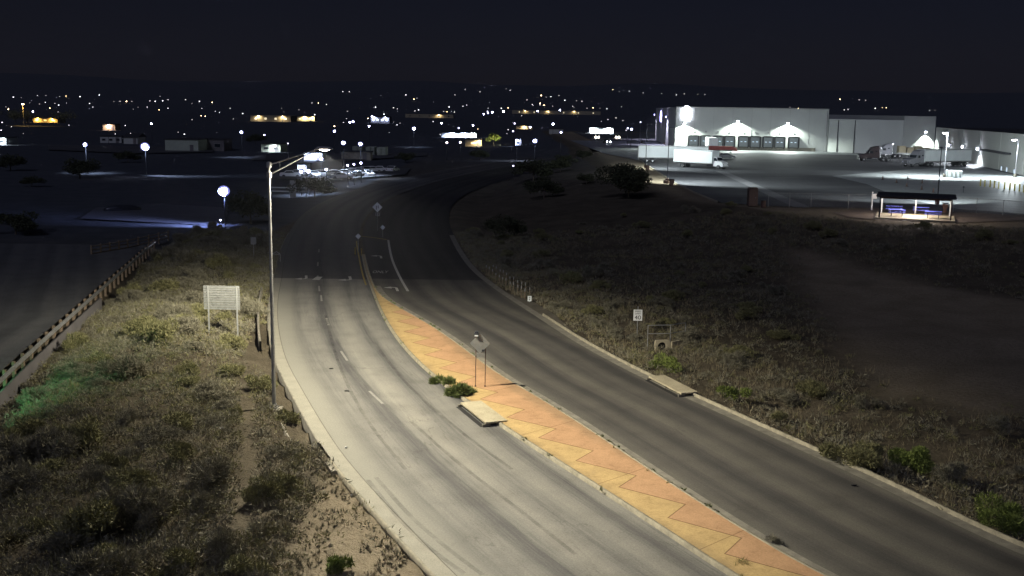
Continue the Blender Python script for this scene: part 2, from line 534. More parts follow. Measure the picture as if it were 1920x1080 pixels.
def road_mat(name, base, dark, pale, pan_w, pan_side, width=8.6, tracks=4.3, fresh=None):
    m, nt, b = new_mat(name)
    uvn = N(nt, 'ShaderNodeUVMap', uv_map='UVMap'); sep = N(nt, 'ShaderNodeSeparateXYZ'); nt.links.new(uvn.outputs[0], sep.inputs[0])
    u, v = sep.outputs[0], sep.outputs[1]
    geo = N(nt, 'ShaderNodeNewGeometry'); pos = geo.outputs['Position']
    comb = N(nt, 'ShaderNodeCombineXYZ'); nt.links.new(u, comb.inputs[0]); nt.links.new(math_(nt, 'MULTIPLY', v, .035), comb.inputs[1])
    streak = noise(nt, comb.outputs[0], 1.5, 5, .62)
    comb2 = N(nt, 'ShaderNodeCombineXYZ'); nt.links.new(math_(nt, 'MULTIPLY', u, 3), comb2.inputs[0]); nt.links.new(math_(nt, 'MULTIPLY', v, .08), comb2.inputs[1])
    fine_streak = noise(nt, comb2.outputs[0], 3, 4, .7)
    wob = math_(nt, 'MULTIPLY', math_(nt, 'SUBTRACT', streak, .5), .9)
    # wheel tracks: oil-dark lane centres, paler polished wheel paths
    tr = math_(nt, 'SINE', math_(nt, 'MULTIPLY', math_(nt, 'ADD', math_(nt, 'SUBTRACT', u, pan_w * .3), wob), 2 * PI / (tracks / 2)))
    tr2 = math_(nt, 'SINE', math_(nt, 'MULTIPLY', math_(nt, 'ADD', u, wob), 2 * PI / tracks))
    tf = math_(nt, 'ADD', math_(nt, 'MULTIPLY', math_(nt, 'ADD', tr, math_(nt, 'MULTIPLY', tr2, .7)), .17), math_(nt, 'ADD', math_(nt, 'MULTIPLY', streak, .55), math_(nt, 'MULTIPLY', fine_streak, .35)))
    c = ramp(nt, tf, [(.18, dark), (.45, base), (.85, pale)])
    grain = noise(nt, pos, 13, 4, .85); blot = noise(nt, pos, .5, 5, .6)
    c = mixc(nt, .55, c, ramp(nt, grain, [(.3, (.42, .42, .42)), (.7, (1.35, 1.35, 1.33))]), 'MULTIPLY')
    c = mixc(nt, .5, c, ramp(nt, blot, [(.32, (.66, .65, .64)), (.5, (.95, .95, .95)), (.68, (1.15, 1.14, 1.1))]), 'MULTIPLY')
    # long cracks and a few transverse ones
    vo = N(nt, 'ShaderNodeTexVoronoi', feature='DISTANCE_TO_EDGE')
    cv = N(nt, 'ShaderNodeCombineXYZ'); nt.links.new(math_(nt, 'ADD', math_(nt, 'MULTIPLY', u, .28), wob), cv.inputs[0]); nt.links.new(math_(nt, 'ADD', math_(nt, 'MULTIPLY', v, .07), math_(nt, 'MULTIPLY', blot, .25)), cv.inputs[1])
    nt.links.new(cv.outputs[0], vo.inputs['Vector']); vo.inputs['Scale'].default_value = 1.0
    crack = math_(nt, 'LESS_THAN', vo.outputs['Distance'], .0032)
    c = mixc(nt, math_(nt, 'MULTIPLY', crack, .3), c, (.05, .045, .04))
    if pan_w:
        ed = N(nt, 'ShaderNodeMapRange', interpolation_type='SMOOTHSTEP'); nt.links.new(math_(nt, 'ADD', u, wob), ed.inputs[0])
        ed.inputs[1].default_value = .8; ed.inputs[2].default_value = 2.7; ed.inputs[3].default_value = .75; ed.inputs[4].default_value = 0
        c = mixc(nt, ed.outputs[0], c, mixc(nt, .5, (.275, .265, .22), ramp(nt, grain, [(.3, (.6, .6, .6)), (.7, (1.15, 1.15, 1.15))]), 'MULTIPLY'))
        uu = math_(nt, 'SUBTRACT', width, u) if pan_side else u
        pan = math_(nt, 'LESS_THAN', uu, pan_w)
        pc = mixc(nt, .5, ramp(nt, noise(nt, pos, 1.3, 6), [(.25, (.275, .26, .21)), (.7, (.345, .325, .26))]), ramp(nt, noise(nt, pos, 18, 3), [(.3, (.6, .6, .6)), (.6, (1.1, 1.1, 1.1))]), 'MULTIPLY')
        c = mixc(nt, pan, c, pc)
        jl = math_(nt, 'LESS_THAN', math_(nt, 'ABSOLUTE', math_(nt, 'SUBTRACT', uu, pan_w)), .022)
        jt = math_(nt, 'MULTIPLY', math_(nt, 'LESS_THAN', math_(nt, 'MODULO', math_(nt, 'ADD', v, math_(nt, 'MULTIPLY', blot, 3)), 9.0), .025), pan)
        c = mixc(nt, math_(nt, 'MULTIPLY', math_(nt, 'MAXIMUM', jl, math_(nt, 'MULTIPLY', jt, .5)), .7), c, (.09, .08, .06))
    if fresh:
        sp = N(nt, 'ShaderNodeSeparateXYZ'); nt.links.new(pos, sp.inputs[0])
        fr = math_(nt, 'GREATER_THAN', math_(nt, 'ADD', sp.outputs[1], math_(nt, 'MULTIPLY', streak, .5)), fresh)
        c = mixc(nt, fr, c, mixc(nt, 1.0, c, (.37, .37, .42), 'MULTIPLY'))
    nt.links.new(c, b.inputs['Base Color']); b.inputs['Roughness'].default_value = .85; b.inputs['Specular IOR Level'].default_value = .25
    bn = N(nt, 'ShaderNodeBump'); bn.inputs['Strength'].default_value = .35; bn.inputs['Distance'].default_value = .02
    nt.links.new(grain, bn.inputs['Height']); nt.links.new(bn.outputs[0], b.inputs['Normal'])
    return m


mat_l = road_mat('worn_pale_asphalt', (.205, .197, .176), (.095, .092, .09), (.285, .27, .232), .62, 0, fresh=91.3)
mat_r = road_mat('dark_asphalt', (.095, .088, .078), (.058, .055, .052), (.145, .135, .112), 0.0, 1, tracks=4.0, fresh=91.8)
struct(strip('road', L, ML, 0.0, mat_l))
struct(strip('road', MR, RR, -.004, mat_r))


def kerb_strip(name, line, w_, z0, z1, mat, side):
    """a raised kerb: outer face, top, inner face"""
    l = resample(line, 320)
    a = l; bb = offset(l, w_ * side)
    n = len(l)
    v = np.vstack([np.c_[a, np.full(n, z0)], np.c_[a + (bb - a) * .18, np.full(n, z1)], np.c_[bb, np.full(n, z1)], np.c_[bb, np.full(n, z0)]])
    f = []
    for k in range(3):
        i = np.arange(n - 1)
        f.append(np.c_[k * n + i, k * n + i + 1, (k + 1) * n + i + 1, (k + 1) * n + i])
    return np_mesh(name, v, np.vstack(f), mat)


# median: kerbs, gutter pans, stamped paving
MLn = clip(ML, 16, 106); MRn = clip(MR, 17, 106)
struct(kerb_strip('kerb', MLn, .16, -.1, .15, MAT['kerbc'], 1))
struct(kerb_strip('kerb', MRn, .16, -.1, .15, MAT['kerbc'], -1))
struct(strip('gutter', clip(MR, 16, 88), offset(clip(MR, 16, 88), .5), .004, MAT['gutter'], 200, 2))
struct(strip('gutter', offset(clip(RR, 18, 125), -.55), clip(RR, 18, 125), .004, MAT['gutter'], 200, 2))
struct(kerb_strip('kerb', clip(RR, 18, 76), .18, -.3, .14, MAT['kerbc'], 1))
struct(kerb_strip('kerb', clip(L, 14, 43.6), .14, -.4, .03, MAT['kerbc'], -1))
slab = kerb_strip('road_edge', clip(L, 45.2, 91), .10, .002, .004, MAT['concrete'], -1)
me = slab.data
struct(slab)
face = kerb_strip('retaining_edge', offset(clip(L, 45.2, 125), -.10), .06, -.9, .0035, MAT['gutter'], 1); struct(face)

m, nt, b = new_mat('stamped_two_tone_paving')
uvn = N(nt, 'ShaderNodeUVMap', uv_map='UVMap'); sep = N(nt, 'ShaderNodeSeparateXYZ'); nt.links.new(uvn.outputs[0], sep.inputs[0])
u, v = sep.outputs[0], sep.outputs[1]
geo = N(nt, 'ShaderNodeNewGeometry'); pos = geo.outputs['Position']
PER = 3.45
ph = math_(nt, 'FRACT', math_(nt, 'ADD', math_(nt, 'DIVIDE', v, PER), .35))
tri = N(nt, 'ShaderNodeFloatCurve')
cm = tri.mapping.curves[0]
cm.points[0].location = (0, .20); cm.points[1].location = (1, .20)
pt = cm.points.new(.30, .66)
for q in cm.points: q.handle_type = 'VECTOR'
tri.mapping.update()
nt.links.new(ph, tri.inputs['Value'])
uw = math_(nt, 'DIVIDE', u, 2.95)
diff = math_(nt, 'SUBTRACT', uw, tri.outputs[0])
side = math_(nt, 'GREATER_THAN', diff, 0.0)
blot = noise(nt, pos, .8, 5); gr = noise(nt, pos, 16, 4, .75)
yel = ramp(nt, blot, [(.3, (.46, .322, .145)), (.7, (.56, .395, .175))]); pnk = ramp(nt, blot, [(.3, (.44, .262, .14)), (.7, (.54, .325, .175))])
c = mixc(nt, side, yel, pnk)
c = mixc(nt, .6, c, ramp(nt, gr, [(.3, (.62, .6, .6)), (.65, (1.12, 1.12, 1.12))]), 'MULTIPLY')
edge = math_(nt, 'MINIMUM', u, math_(nt, 'SUBTRACT', 2.95, u))
dirt = N(nt, 'ShaderNodeMapRange', interpolation_type='SMOOTHSTEP'); nt.links.new(math_(nt, 'ADD', edge, math_(nt, 'MULTIPLY', blot, .9)), dirt.inputs[0])
dirt.inputs[1].default_value = .25; dirt.inputs[2].default_value = .95; dirt.inputs[3].default_value = .45; dirt.inputs[4].default_value = 0
c = mixc(nt, dirt.outputs[0], c, (.20, .15, .09))
st_ = noise(nt, pos, 2.2, 6, .75)
c = mixc(nt, .5, c, ramp(nt, st_, [(.30, (.55, .52, .5)), (.5, (1, 1, 1))]), 'MULTIPLY')
jl = math_(nt, 'LESS_THAN', math_(nt, 'ABSOLUTE', diff), .012)
ph2 = math_(nt, 'FRACT', math_(nt, 'ADD', math_(nt, 'DIVIDE', math_(nt, 'SUBTRACT', v, math_(nt, 'MULTIPLY', u, .45)), PER * 2), .1))
j2 = math_(nt, 'MULTIPLY', math_(nt, 'LESS_THAN', ph2, .006), .8)
c = mixc(nt, math_(nt, 'MULTIPLY', math_(nt, 'MAXIMUM', jl, j2), .7), c, (.10, .045, .018))
nt.links.new(c, b.inputs['Base Color']); b.inputs['Roughness'].default_value = .8; b.inputs['Specular IOR Level'].default_value = .2
bn = N(nt, 'ShaderNodeBump'); bn.inputs['Strength'].default_value = .4; bn.inputs['Distance'].default_value = .02
nt.links.new(gr, bn.inputs['Height']); nt.links.new(bn.outputs[0], b.inputs['Normal'])
struct(strip('median', offset(MLn, .16), offset(MRn, -.16), .147, m, 300, 8))

# paved apron beyond the east kerb where the shoulder widens, side road behind the guard rail
apr = np.array([G(u, v)[:2] for u, v in [(1094, 648), (1070, 617), (1040, 590), (1005, 568), (950, 548)]])
apron_in = clip(RR, 66.5, 88); apron_out = resample(apr, 60)
struct(strip('pavement', apron_in, apron_out, -.008, concrete('dusty_apron', (.16, .14, .10), 1.0), 60, 3))
side_far = np.array([(-75, 40), (-80, 75), (-95, 111)], float)
SIDE = offset(GUARD, -.9)
struct(strip('road', side_far, SIDE, -.02, road_mat('side_road_asphalt', (.11, .112, .112), (.09, .092, .092), (.14, .138, .132), 0, 0), 60, 3))


# ------------------------------------------------------------------ painted markings
def frame_at(u, v):
    """point on the road and its direction there (from the lane lines)"""
    p = G(u, v)
    l = ML; i = int(np.argmin(np.abs(l[:, 1] - p.y))); i = min(max(i, 1), len(l) - 2)
    t = l[i + 1] - l[i - 1]
    return p, math.atan2(t[1], t[0]) - PI / 2


def flat(name, pts, mat, z):
    mb = MB(); mb.add([(x, y, z) for x, y in pts], [tuple(range(len(pts)))])
    return struct(mb.build(name, mat))


mt, nt, b = new_mat('tyre_rubber_mark')
geo = N(nt, 'ShaderNodeNewGeometry'); tr_ = N(nt, 'ShaderNodeBsdfTransparent'); mx = N(nt, 'ShaderNodeMixShader')
b.inputs['Base Color'].default_value = (.045, .042, .04, 1); b.inputs['Roughness'].default_value = .8
nt.links.new(math_(nt, 'MULTIPLY', math_(nt, 'SUBTRACT', noise(nt, geo.outputs['Position'], 1.1, 5, .7), .28), .8), mx.inputs[0])
nt.links.new(tr_.outputs[0], mx.inputs[1]); nt.links.new(b.outputs[0], mx.inputs[2]); nt.links.new(mx.outputs[0], nt.nodes['Material Output'].inputs['Surface'])
for pix in ([(690, 900), (740, 965), (800, 1025), (870, 1075)], [(705, 895), (765, 965), (830, 1022), (905, 1078)], [(770, 790), (860, 870), (960, 945), (1080, 1040)], [(700, 640), (760, 720), (850, 800), (960, 880)], [(610, 590), (632, 680), (680, 780), (760, 880)]):
    tl_ = smooth_line([tuple(G(u, v)[:2]) for u, v in pix], 3)
    struct(strip('tyre_marking', offset(tl_, -.09), offset(tl_, .09), .004, mt, 60, 2))
for (u, v) in [(598, 470), (596, 495), (596, 521), (598.5, 541), (602.5, 559), (614, 603), (645, 667), (705, 745)]:
    p, a = frame_at(u, v)
    mb = MB(); ln = 2.6
    ca, sa = math.cos(a), math.sin(a)
    q = [(-.07, -ln / 2), (.07, -ln / 2), (.07, ln / 2), (-.07, ln / 2)]
    flat('lane_marking', [(p.x + x * ca - y * sa, p.y + x * sa + y * ca) for x, y in q], 'faint', .004)
p, a = frame_at(596, 522)
flat('lane_marking', [(p.x + x, p.y + y) for x, y in [(-.35, -.9), (.3, -.9), (.25, .9), (-.3, .9)]], 'paint', .008)


def arrow(u, v, flip, s=1.0):
    p, a = frame_at(u, v)
    st = [(-.1, -1.3), (.12, -1.3), (.14, .25), (-.02, .62), (-.35, .72), (-.35, .98), (-1.0, .5), (-.35, .02), (-.35, .42), (-.12, .38), (-.08, .2)]
    ca, sa = math.cos(a), math.sin(a)
    pts = [((x + .35) * s, y * flip * s) for x, y in st]
    flat('arrow_marking', [(p.x + x * ca - y * sa, p.y + x * sa + y * ca) for x, y in pts], 'paint', .004)


arrow(735, 541, 1); arrow(707, 481, 1); arrow(566, 521, -1); arrow(648, 523, -1, 1.1)
me = text_mesh('ONLY', 1.0, 0.0)
p, a = frame_at(713, 510)
me.materials.clear(); me.materials.append(MAT['paint'])
o = bpy.data.objects.new('lane_lettering', me); col.objects.link(o); struct(o)
o.location = (p.x, p.y, .004); o.rotation_euler = (0, 0, a * .3); o.scale = (.52, 2.1, 1)
bay = smooth_line([tuple(G(u, v)[:2]) for u, v in [(728, 450), (731, 470), (736, 490), (745, 510), (754, 528), (765, 546)]], 2)[::-1]
struct(strip('lane_marking', offset(bay, -.11), offset(bay, .11), .004, MAT['paint'], 40, 2))
el = clip(ML, 88, 118)
struct(strip('lane_marking', offset(el, -.34), offset(el, -.2), .004, MAT['ypaint'], 60, 2))
st = np.array([G(674, 442)[:2], G(700, 445)[:2], G(727, 449)[:2]])
struct(strip('lane_marking', offset(st, .28), st, .002, MAT['ypaint'], 10, 2))
ll = clip(L, 47, 125)

# ------------------------------------------------------------------ road-side things
LAMP_P = P(607.5, 280, 52.0)
base = G(514, 761); base.z = -.12
t = thing('street_lamp', 'tall grey steel street lamp with truss arm reaching over the pale road', 'street lamp', base)
top = P(498.5, 304, base.y + .3); low = P(498.8, 327, base.y + .28)
dx = Vector((0, 0, 0))
Htop = top.z - base.z
mb = MB(); mb.tube((0, 0, .06), (0, 0, Htop), .10, .06, 14); mb.dome((0, 0, Htop), .08, .08, .06); mb.build('pole', 'galv', t)
mb = MB(); mb.box((0, 0, .03), (.42, .42, .05)); mb.tube((0, 0, .05), (0, 0, .22), .16, .14, 12); mb.build('base_plate', 'galv', t, .01)
for a in range(4):
    mb = MB(); mb.tube((.15 * (1 if a % 2 else -1), .15 * (1 if a < 2 else -1), .05), (.15 * (1 if a % 2 else -1), .15 * (1 if a < 2 else -1), .13), .02, .02, 6)
    mb.build('anchor_bolt', 'galv', t)
mb = MB(); mb.box((0, 0, -.12), (.75, .75, .25)); mb.build('footing', 'concrete', t)
tip = LAMP_P - base
mid = Vector((tip.x * .88, tip.y * .88, tip.z + .0))
mb = MB()
a0, a1 = Vector((0, 0, Htop - .12)), Vector((0, 0, low.z - base.z))
mb.tube(a0, mid, .032, .03, 8); mb.tube(mid, tip + Vector((-.25, 0, .03)), .03, .03, 8); mb.build('arm', 'galv', t)
mb = MB()
mb.tube(a1, a1.lerp(mid, .8), .036, .03, 8); mb.tube(a1.lerp(mid, .8), mid, .03, .03, 8)
mb.tube(a0.lerp(mid, .22), a1.lerp(mid, .22), .025, .025, 6); mb.tube(a0.lerp(mid, .6), a1.lerp(mid, .6), .02, .02, 6)
for zz in (a0.z, a1.z): mb.tube((0, 0, zz - .12), (0, 0, zz + .12), .125, .125, 12)
mb.build('arm_brace', 'galv', t)
mb = MB(); mb.prism([(-.42, .02), (-.30, .12), (.30, .12), (.42, .05), (.42, .0), (-.42, .0)], -.17, .17)
lh = mb.build('lamp_head', 'silver', t, .02); lh.location = tip
mb = MB(); mb.dome((0.02, 0, .0), .26, .15, .075, 14, 6); ln = mb.build('lens', 'lamp_road', lh); ln.location = (0, 0, 0)
# the luminaire: throws along the road, cuts off above the horizontal
d = bpy.data.lights.new('lamp_light', 'POINT'); d.energy = 16200; d.color = (1.0, .93, .75); d.shadow_soft_size = .12
d.use_nodes = True
nt = d.node_tree; em = nt.nodes['Emission']
tc = N(nt, 'ShaderNodeTexCoord'); sx = N(nt, 'ShaderNodeSeparateXYZ'); nt.links.new(tc.outputs['Normal'], sx.inputs[0])
cz = math_(nt, 'MAXIMUM', math_(nt, 'MULTIPLY', sx.outputs[2], -1.0), .0)
lat = math_(nt, 'ADD', math_(nt, 'MULTIPLY', sx.outputs[0], .92), math_(nt, 'MULTIPLY', sx.outputs[1], .39))
gain = math_(nt, 'MINIMUM', math_(nt, 'POWER', math_(nt, 'MAXIMUM', cz, .05), -2.1), 8.0)
mr = N(nt, 'ShaderNodeMapRange', interpolation_type='SMOOTHSTEP'); nt.links.new(math_(nt, 'SUBTRACT', cz, math_(nt, 'MULTIPLY', math_(nt, 'MAXIMUM', lat, 0.0), .13)), mr.inputs[0])
mr.inputs[1].default_value = .15; mr.inputs[2].default_value = .52
latf = math_(nt, 'SUBTRACT', 1.0, math_(nt, 'MULTIPLY', math_(nt, 'MULTIPLY', lat, lat), .62))
hs_ = N(nt, 'ShaderNodeMapRange', interpolation_type='SMOOTHSTEP'); nt.links.new(lat, hs_.inputs[0])
hs_.inputs[1].default_value = -.75; hs_.inputs[2].default_value = .05; hs_.inputs[3].default_value = .30; hs_.inputs[4].default_value = 1.0
nt.links.new(math_(nt, 'MULTIPLY', math_(nt, 'MULTIPLY', math_(nt, 'MULTIPLY', gain, mr.outputs[0]), latf), hs_.outputs[0]), em.inputs['Strength'])
o = bpy.data.objects.new('lamp_light', d); col.objects.link(o); o.parent = t; o.location = tip + Vector((0, 0, -.2))

# guide sign seen from behind
pl, pr = cast(393, 648), cast(446, 625)
ctr = (pl + pr) / 2
t = thing('guide_sign', 'large blank-backed road sign of horizontal aluminium strips on two posts in the brush', 'road sign', (ctr.x, ctr.y, 0), 0)
tl, tr_, bl = P(381, 535, ctr.y), P(449, 533, ctr.y), P(384, 580, ctr.y)
W = (tr_.x - tl.x); z1, z0 = tl.z, bl.z
cx = (tl.x + tr_.x) / 2 - ctr.x
nn = 10; hh = (z1 - z0) / nn
mb = MB()
for i in range(nn):
    zc = z0 + hh * (i + .5)
    mb.box((cx, 0.02, zc), (W, .02, hh - .022)); mb.box((cx, -.015, zc + hh * .5 - .03), (W, .05, .02)); mb.box((cx, -.015, zc - hh * .5 + .03), (W, .05, .02))
mb.build('sign_panel', 'signback', t)
for uu in (391, 444.5):
    xx = P(uu, 560, ctr.y).x - ctr.x
    mb = MB(); g = Hs(ctr.x + xx, ctr.y)
    mb.box((xx, -.075, (g - .3 + z1) / 2), (.09, .012, z1 - g + .3)); mb.box((xx, -.055, (g - .3 + z1) / 2), (.012, .05, z1 - g + .3)); mb.box((xx, -.042, (g - .3 + z1) / 2 ), (.09, .01, z1 - g + .3))
    mb.build('post', 'signback', t)

# diamond warning sign on the median, seen from behind
p0 = G(891.5, 725, .15); p1 = G(909.5, 725, .15)
ctr = (p0 + p1) / 2
t = thing('warning_sign', 'diamond warning sign with flasher and plaque on two thin posts in the orange median', 'road sign', (ctr.x, ctr.y, .147))
yy = ctr.y
dc = P(900, 644, yy) - Vector((ctr.x, yy, .147)); R_ = (P(918, 644, yy).x - P(882, 644, yy).x) / 2 * 1.04
mb = MB()
cr = .06; pts = []
for k in range(4):
    a = PI / 2 * k
    for da in (-.06, .06):
        pts.append((math.cos(a + da) * R_ * .965, math.sin(a + da) * R_ * .965))
n = len(pts)
mb.add([(dc.x + x, -.006, dc.z + z) for x, z in pts] + [(dc.x + x, .006, dc.z + z) for x, z in pts], [tuple(range(n)), tuple(range(n, 2 * n))[::-1]] + [(i, (i + 1) % n, n + (i + 1) % n, n + i) for i in range(n)])
mb.build('diamond_panel', 'signback', t)
for pp, vt in ((p0, 632), (p1, 652)):
    mb = MB(); zt = P(pp.x, vt, yy).z if False else P(891, vt, yy).z - .147
    mb.tube((pp.x - ctr.x, .04, 0), (pp.x - ctr.x, .04, zt), .022, .022, 8); mb.tube((pp.x - ctr.x, .04, 0), (pp.x - ctr.x, .04, .08), .05, .04, 8)
    mb.build('post', 'rust', t)
pc = P(902, 666, yy) - Vector((ctr.x, yy, .147))
mb = MB(); mb.box((pc.x, -.004, pc.z), (.42, .012, .24)); mb.build('plaque', 'signback', t)
fc = P(893.5, 627, yy) - Vector((ctr.x, yy, .147))
mb = MB(); mb.box((fc.x, .0, fc.z), (.24, .2, .17)); mb.box((fc.x, 0, fc.z + .13), (.18, .16, .09)); fb = mb.build('flasher', 'darkpaint', t, .02)
mb = MB(); mb.box((fc.x, -.103, fc.z - .05), (.19, .006, .08)); mb.build('flasher_label', 'white', fb)
mb = MB(); q = P(905, 671, yy) - Vector((ctr.x, yy, .147)); mb.box((dc.x + .17, -.02, dc.z - R_ * .72), (.14, .03, .12)); mb.build('bracket', 'darkpaint', t)

# speed limit sign
g = cast(1196, 640); yy = g.y
t = thing('speed_limit_sign', 'white speed limit 40 sign on a thin post in the roadside grass', 'road sign', (g.x, g.y, g.z))
c0 = P(1196, 591, yy) - g; Wd = .60; Hd = .76
mb = MB(); mb.box((c0.x, 0, c0.z), (Wd, .012, Hd)); sp = mb.build('sign_panel', 'white', t, .003)
mb = MB(); mb.tube((c0.x, .03, -.3), (c0.x, .03, c0.z + Hd / 2 + .22), .028, .028, 8); mb.build('post', 'galv', t)
for body, sz, dz, sx_ in (('SPEED', .15, .26, 1.0), ('LIMIT', .15, .10, 1.1), ('40', .40, -.17, 1.12)):
    text_obj('lettering', body, sz, 'text', sp, (c0.x, -.012, c0.z + dz), (PI / 2, 0, 0), (sx_, 1, 1))
if True:
    o = sp.children if False else None

# pipe rail on the culvert headwall
h0, h1, h2 = cast(1232, 656), cast(1252, 655), cast(1279, 655)
yy = h1.y
t = thing('culvert_headwall', 'pale concrete culvert headwall with pipe opening in the grass below the speed limit sign', 'culvert', (h1.x, yy, Hs(h1.x, yy)))
mb = MB()
A, B_ = Vector((-.85, -.25, 0)), Vector((.15, 0, 0)); Cc = Vector((1.15, .9, 0))
zb = -.5; zt = .62
# wall with a round hole: ring of quads on the angled face
def wall_with_hole(mb, a, b, z0, z1, r, th):
    d = (b - a); ln_ = d.length; d.normalize(); nrm = Vector((d.y, -d.x, 0))
    cxx, czz = ln_ * .45, z0 + .5 + r * .65
    k = 24; front = []; rim = []
    for i in range(k):
        an = 2 * PI * i / k
        rim.append((cxx + r * math.cos(an), czz + r * math.sin(an)))
        ex, ez = math.cos(an), math.sin(an)
        s_ = min(((ln_ - cxx) / ex if ex > 1e-6 else 1e9), (cxx / -ex if ex < -1e-6 else 1e9), ((z1 - czz) / ez if ez > 1e-6 else 1e9), ((czz - z0) / -ez if ez < -1e-6 else 1e9))
        front.append((cxx + ex * s_, czz + ez * s_))
    vs = []
    for off in (0, th):
        for (x_, z_) in rim + front:
            vs.append(a + d * x_ - nrm * off + Vector((0, 0, z_)))
    fs = []
    for i in range(k):
        j = (i + 1) % k
        fs.append((i, j, k + j, k + i)); fs.append((2 * k + i, 3 * k + i, 3 * k + j, 2 * k + j)); fs.append((i, 2 * k + i, 2 * k + j, j))
        fs.append((k + i, k + j, 3 * k + j, 3 * k + i))
    mb.add(vs, fs)
    return a + d * cxx + Vector((0, 0, czz)), nrm
hole, nrm = wall_with_hole(mb, A, B_, zb, zt, .3, .22)
mb.box(((B_ + Cc) / 2 + Vector((0.05, .02, (zb + zt - .12) / 2))), ((Cc - B_).length, .2, zt - zb - .12), math.atan2((Cc - B_).y, (Cc - B_).x))
mb.build('headwall', 'inlet', t)
mb = MB(); mb.tube(hole - nrm * .15, hole - nrm * .9, .31, .31, 18); mb.build('pipe', 'dark', t)
t2 = thing('pipe_railing', 'two-bar steel pipe railing bent round the culvert headwall', 'railing', (h1.x, yy, Hs(h1.x, yy) + zt - .13))
mb = MB()
PA, PB, PC = A + Vector((-.5, .12, 0)), B_ + Vector((0, .12, 0)), Cc + Vector((.1, .05, 0))
for z_ in (.55, 1.1):
    up = Vector((0, 0, z_)); mb.tube(PA + up, PB + up, .028, .028, 8); mb.tube(PB + up, PC + up, .028, .028, 8)
mb.build('rail', 'galv', t2)
for q in (PA, PB, PC):
    mb = MB(); mb.tube(q + Vector((0, 0, -.5)), q + Vector((0, 0, 1.1)), .028, .028, 8); mb.build('post', 'galv', t2)


# storm drain inlets
def inlet(label, p0, p1, depth, side, zt, slot):
    d = (p1 - p0); ln_ = d.length
    nv = Vector((-d.y, d.x, 0)).normalized() * side
    t = thing('storm_drain', label, 'storm drain', (p0.x - nv.x * .07, p0.y - nv.y * .07, 0), math.atan2(d.y, d.x))
    mb = MB(); mb.box((ln_ / 2, side * (depth / 2 + .0), zt - .035), (ln_, depth, .09)); mb.build('cover_slab', 'inlet', t, .012)
    mb = MB(); mb.box((ln_ / 2, side * (depth / 2 + .06), (zt - .08) / 2 - .05), (ln_ - .5, depth - .2, zt - .08 + .1)); mb.build('opening', 'dark', t)
    mb = MB(); mb.box((ln_ / 2, -side * .13, .008), (ln_ - .06, .24, .004)); mb.build('slot_shade_strip', 'dark', t)  # flat black strip: painted shade of a sunken gutter before the slot
    for x in (.05, ln_ * .5, ln_ - .05):
        mb = MB(); mb.box((x, side * .06, (zt - .08) / 2 - .05), (.05 if x == ln_ * .5 else .1, .07 if x == ln_ * .5 else .4, zt - .09 + .1)); mb.build('slot_pier', 'gutter', t)
    return t


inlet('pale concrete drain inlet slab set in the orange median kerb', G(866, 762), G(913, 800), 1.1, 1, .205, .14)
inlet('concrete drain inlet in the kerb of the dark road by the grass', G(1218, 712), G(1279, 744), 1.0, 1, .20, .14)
# scupper block at the end of the raised road edge, west side
pA, pB = G(611, 857), G(623, 868)
t = thing('drain_scupper', 'notched concrete block ending the raised edge of the pale road', 'drain block', (pB.x, pB.y, 0), math.atan2(*(L[60] - L[59])[::-1]))
mb = MB(); mb.prism([(-1.1, -.6), (-1.1, .02), (.1, .02), (.55, -.12), (.55, -.6)], -.1, .28); mb.build('block', 'concrete', t, .01)
# low ditch wall parallel to the road edge
dl_ = offset(clip(L, 46.2, 52.5), -1.05)
o = kerb_strip('ditch_wall', dl_, .10, -.9, -.18, MAT['concrete'], -1); tag(o, 'low concrete strip wall lining the ditch beside the pale road', 'ditch wall')
dl_ = offset(clip(L, 64, 84), -.62)
o = kerb_strip('road_barrier', dl_, .16, -.5, .42, MAT['concrete'], -1); tag(o, 'low pale concrete barrier along the road edge beyond the street lamp', 'barrier')

# guard rail on the west
t = thing('guard_rail', 'long corrugated guard rail along the dark side road', 'guard rail', (0, 0, 0))
g = resample(GUARD, 90); prof = [(0, .40), (.05, .44), (.05, .50), (0, .545), (0, .575), (.05, .62), (.05, .68), (0, .72)]
gz = np.full(len(g), -.2)
rowv = []
nrm_ = offset(g, 1) - g
for dx_, z_ in prof: rowv.append(np.c_[g + nrm_ * dx_, gz + z_])
v = np.vstack(rowv); n = len(g); f = np.vstack([np.c_[k * n + np.arange(n - 1), k * n + np.arange(1, n), (k + 1) * n + np.arange(1, n), (k + 1) * n + np.arange(n - 1)] for k in range(len(prof) - 1)])
o = np_mesh('beam', v, f, MAT['galv'], t, smooth=True)
sol = o.modifiers.new('gauge', 'SOLIDIFY'); sol.thickness = .012
gp = resample(GUARD, 39)
for q in gp:
    mb = MB(); mb.box((q[0] - .12, q[1], .0), (.15, .18, 1.2)); mb.build('post', 'wood', t)
# retaining wall below the rail
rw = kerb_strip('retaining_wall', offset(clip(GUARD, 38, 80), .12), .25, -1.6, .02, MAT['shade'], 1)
tag(rw, 'dark brown retaining wall under the guard rail', 'retaining wall')
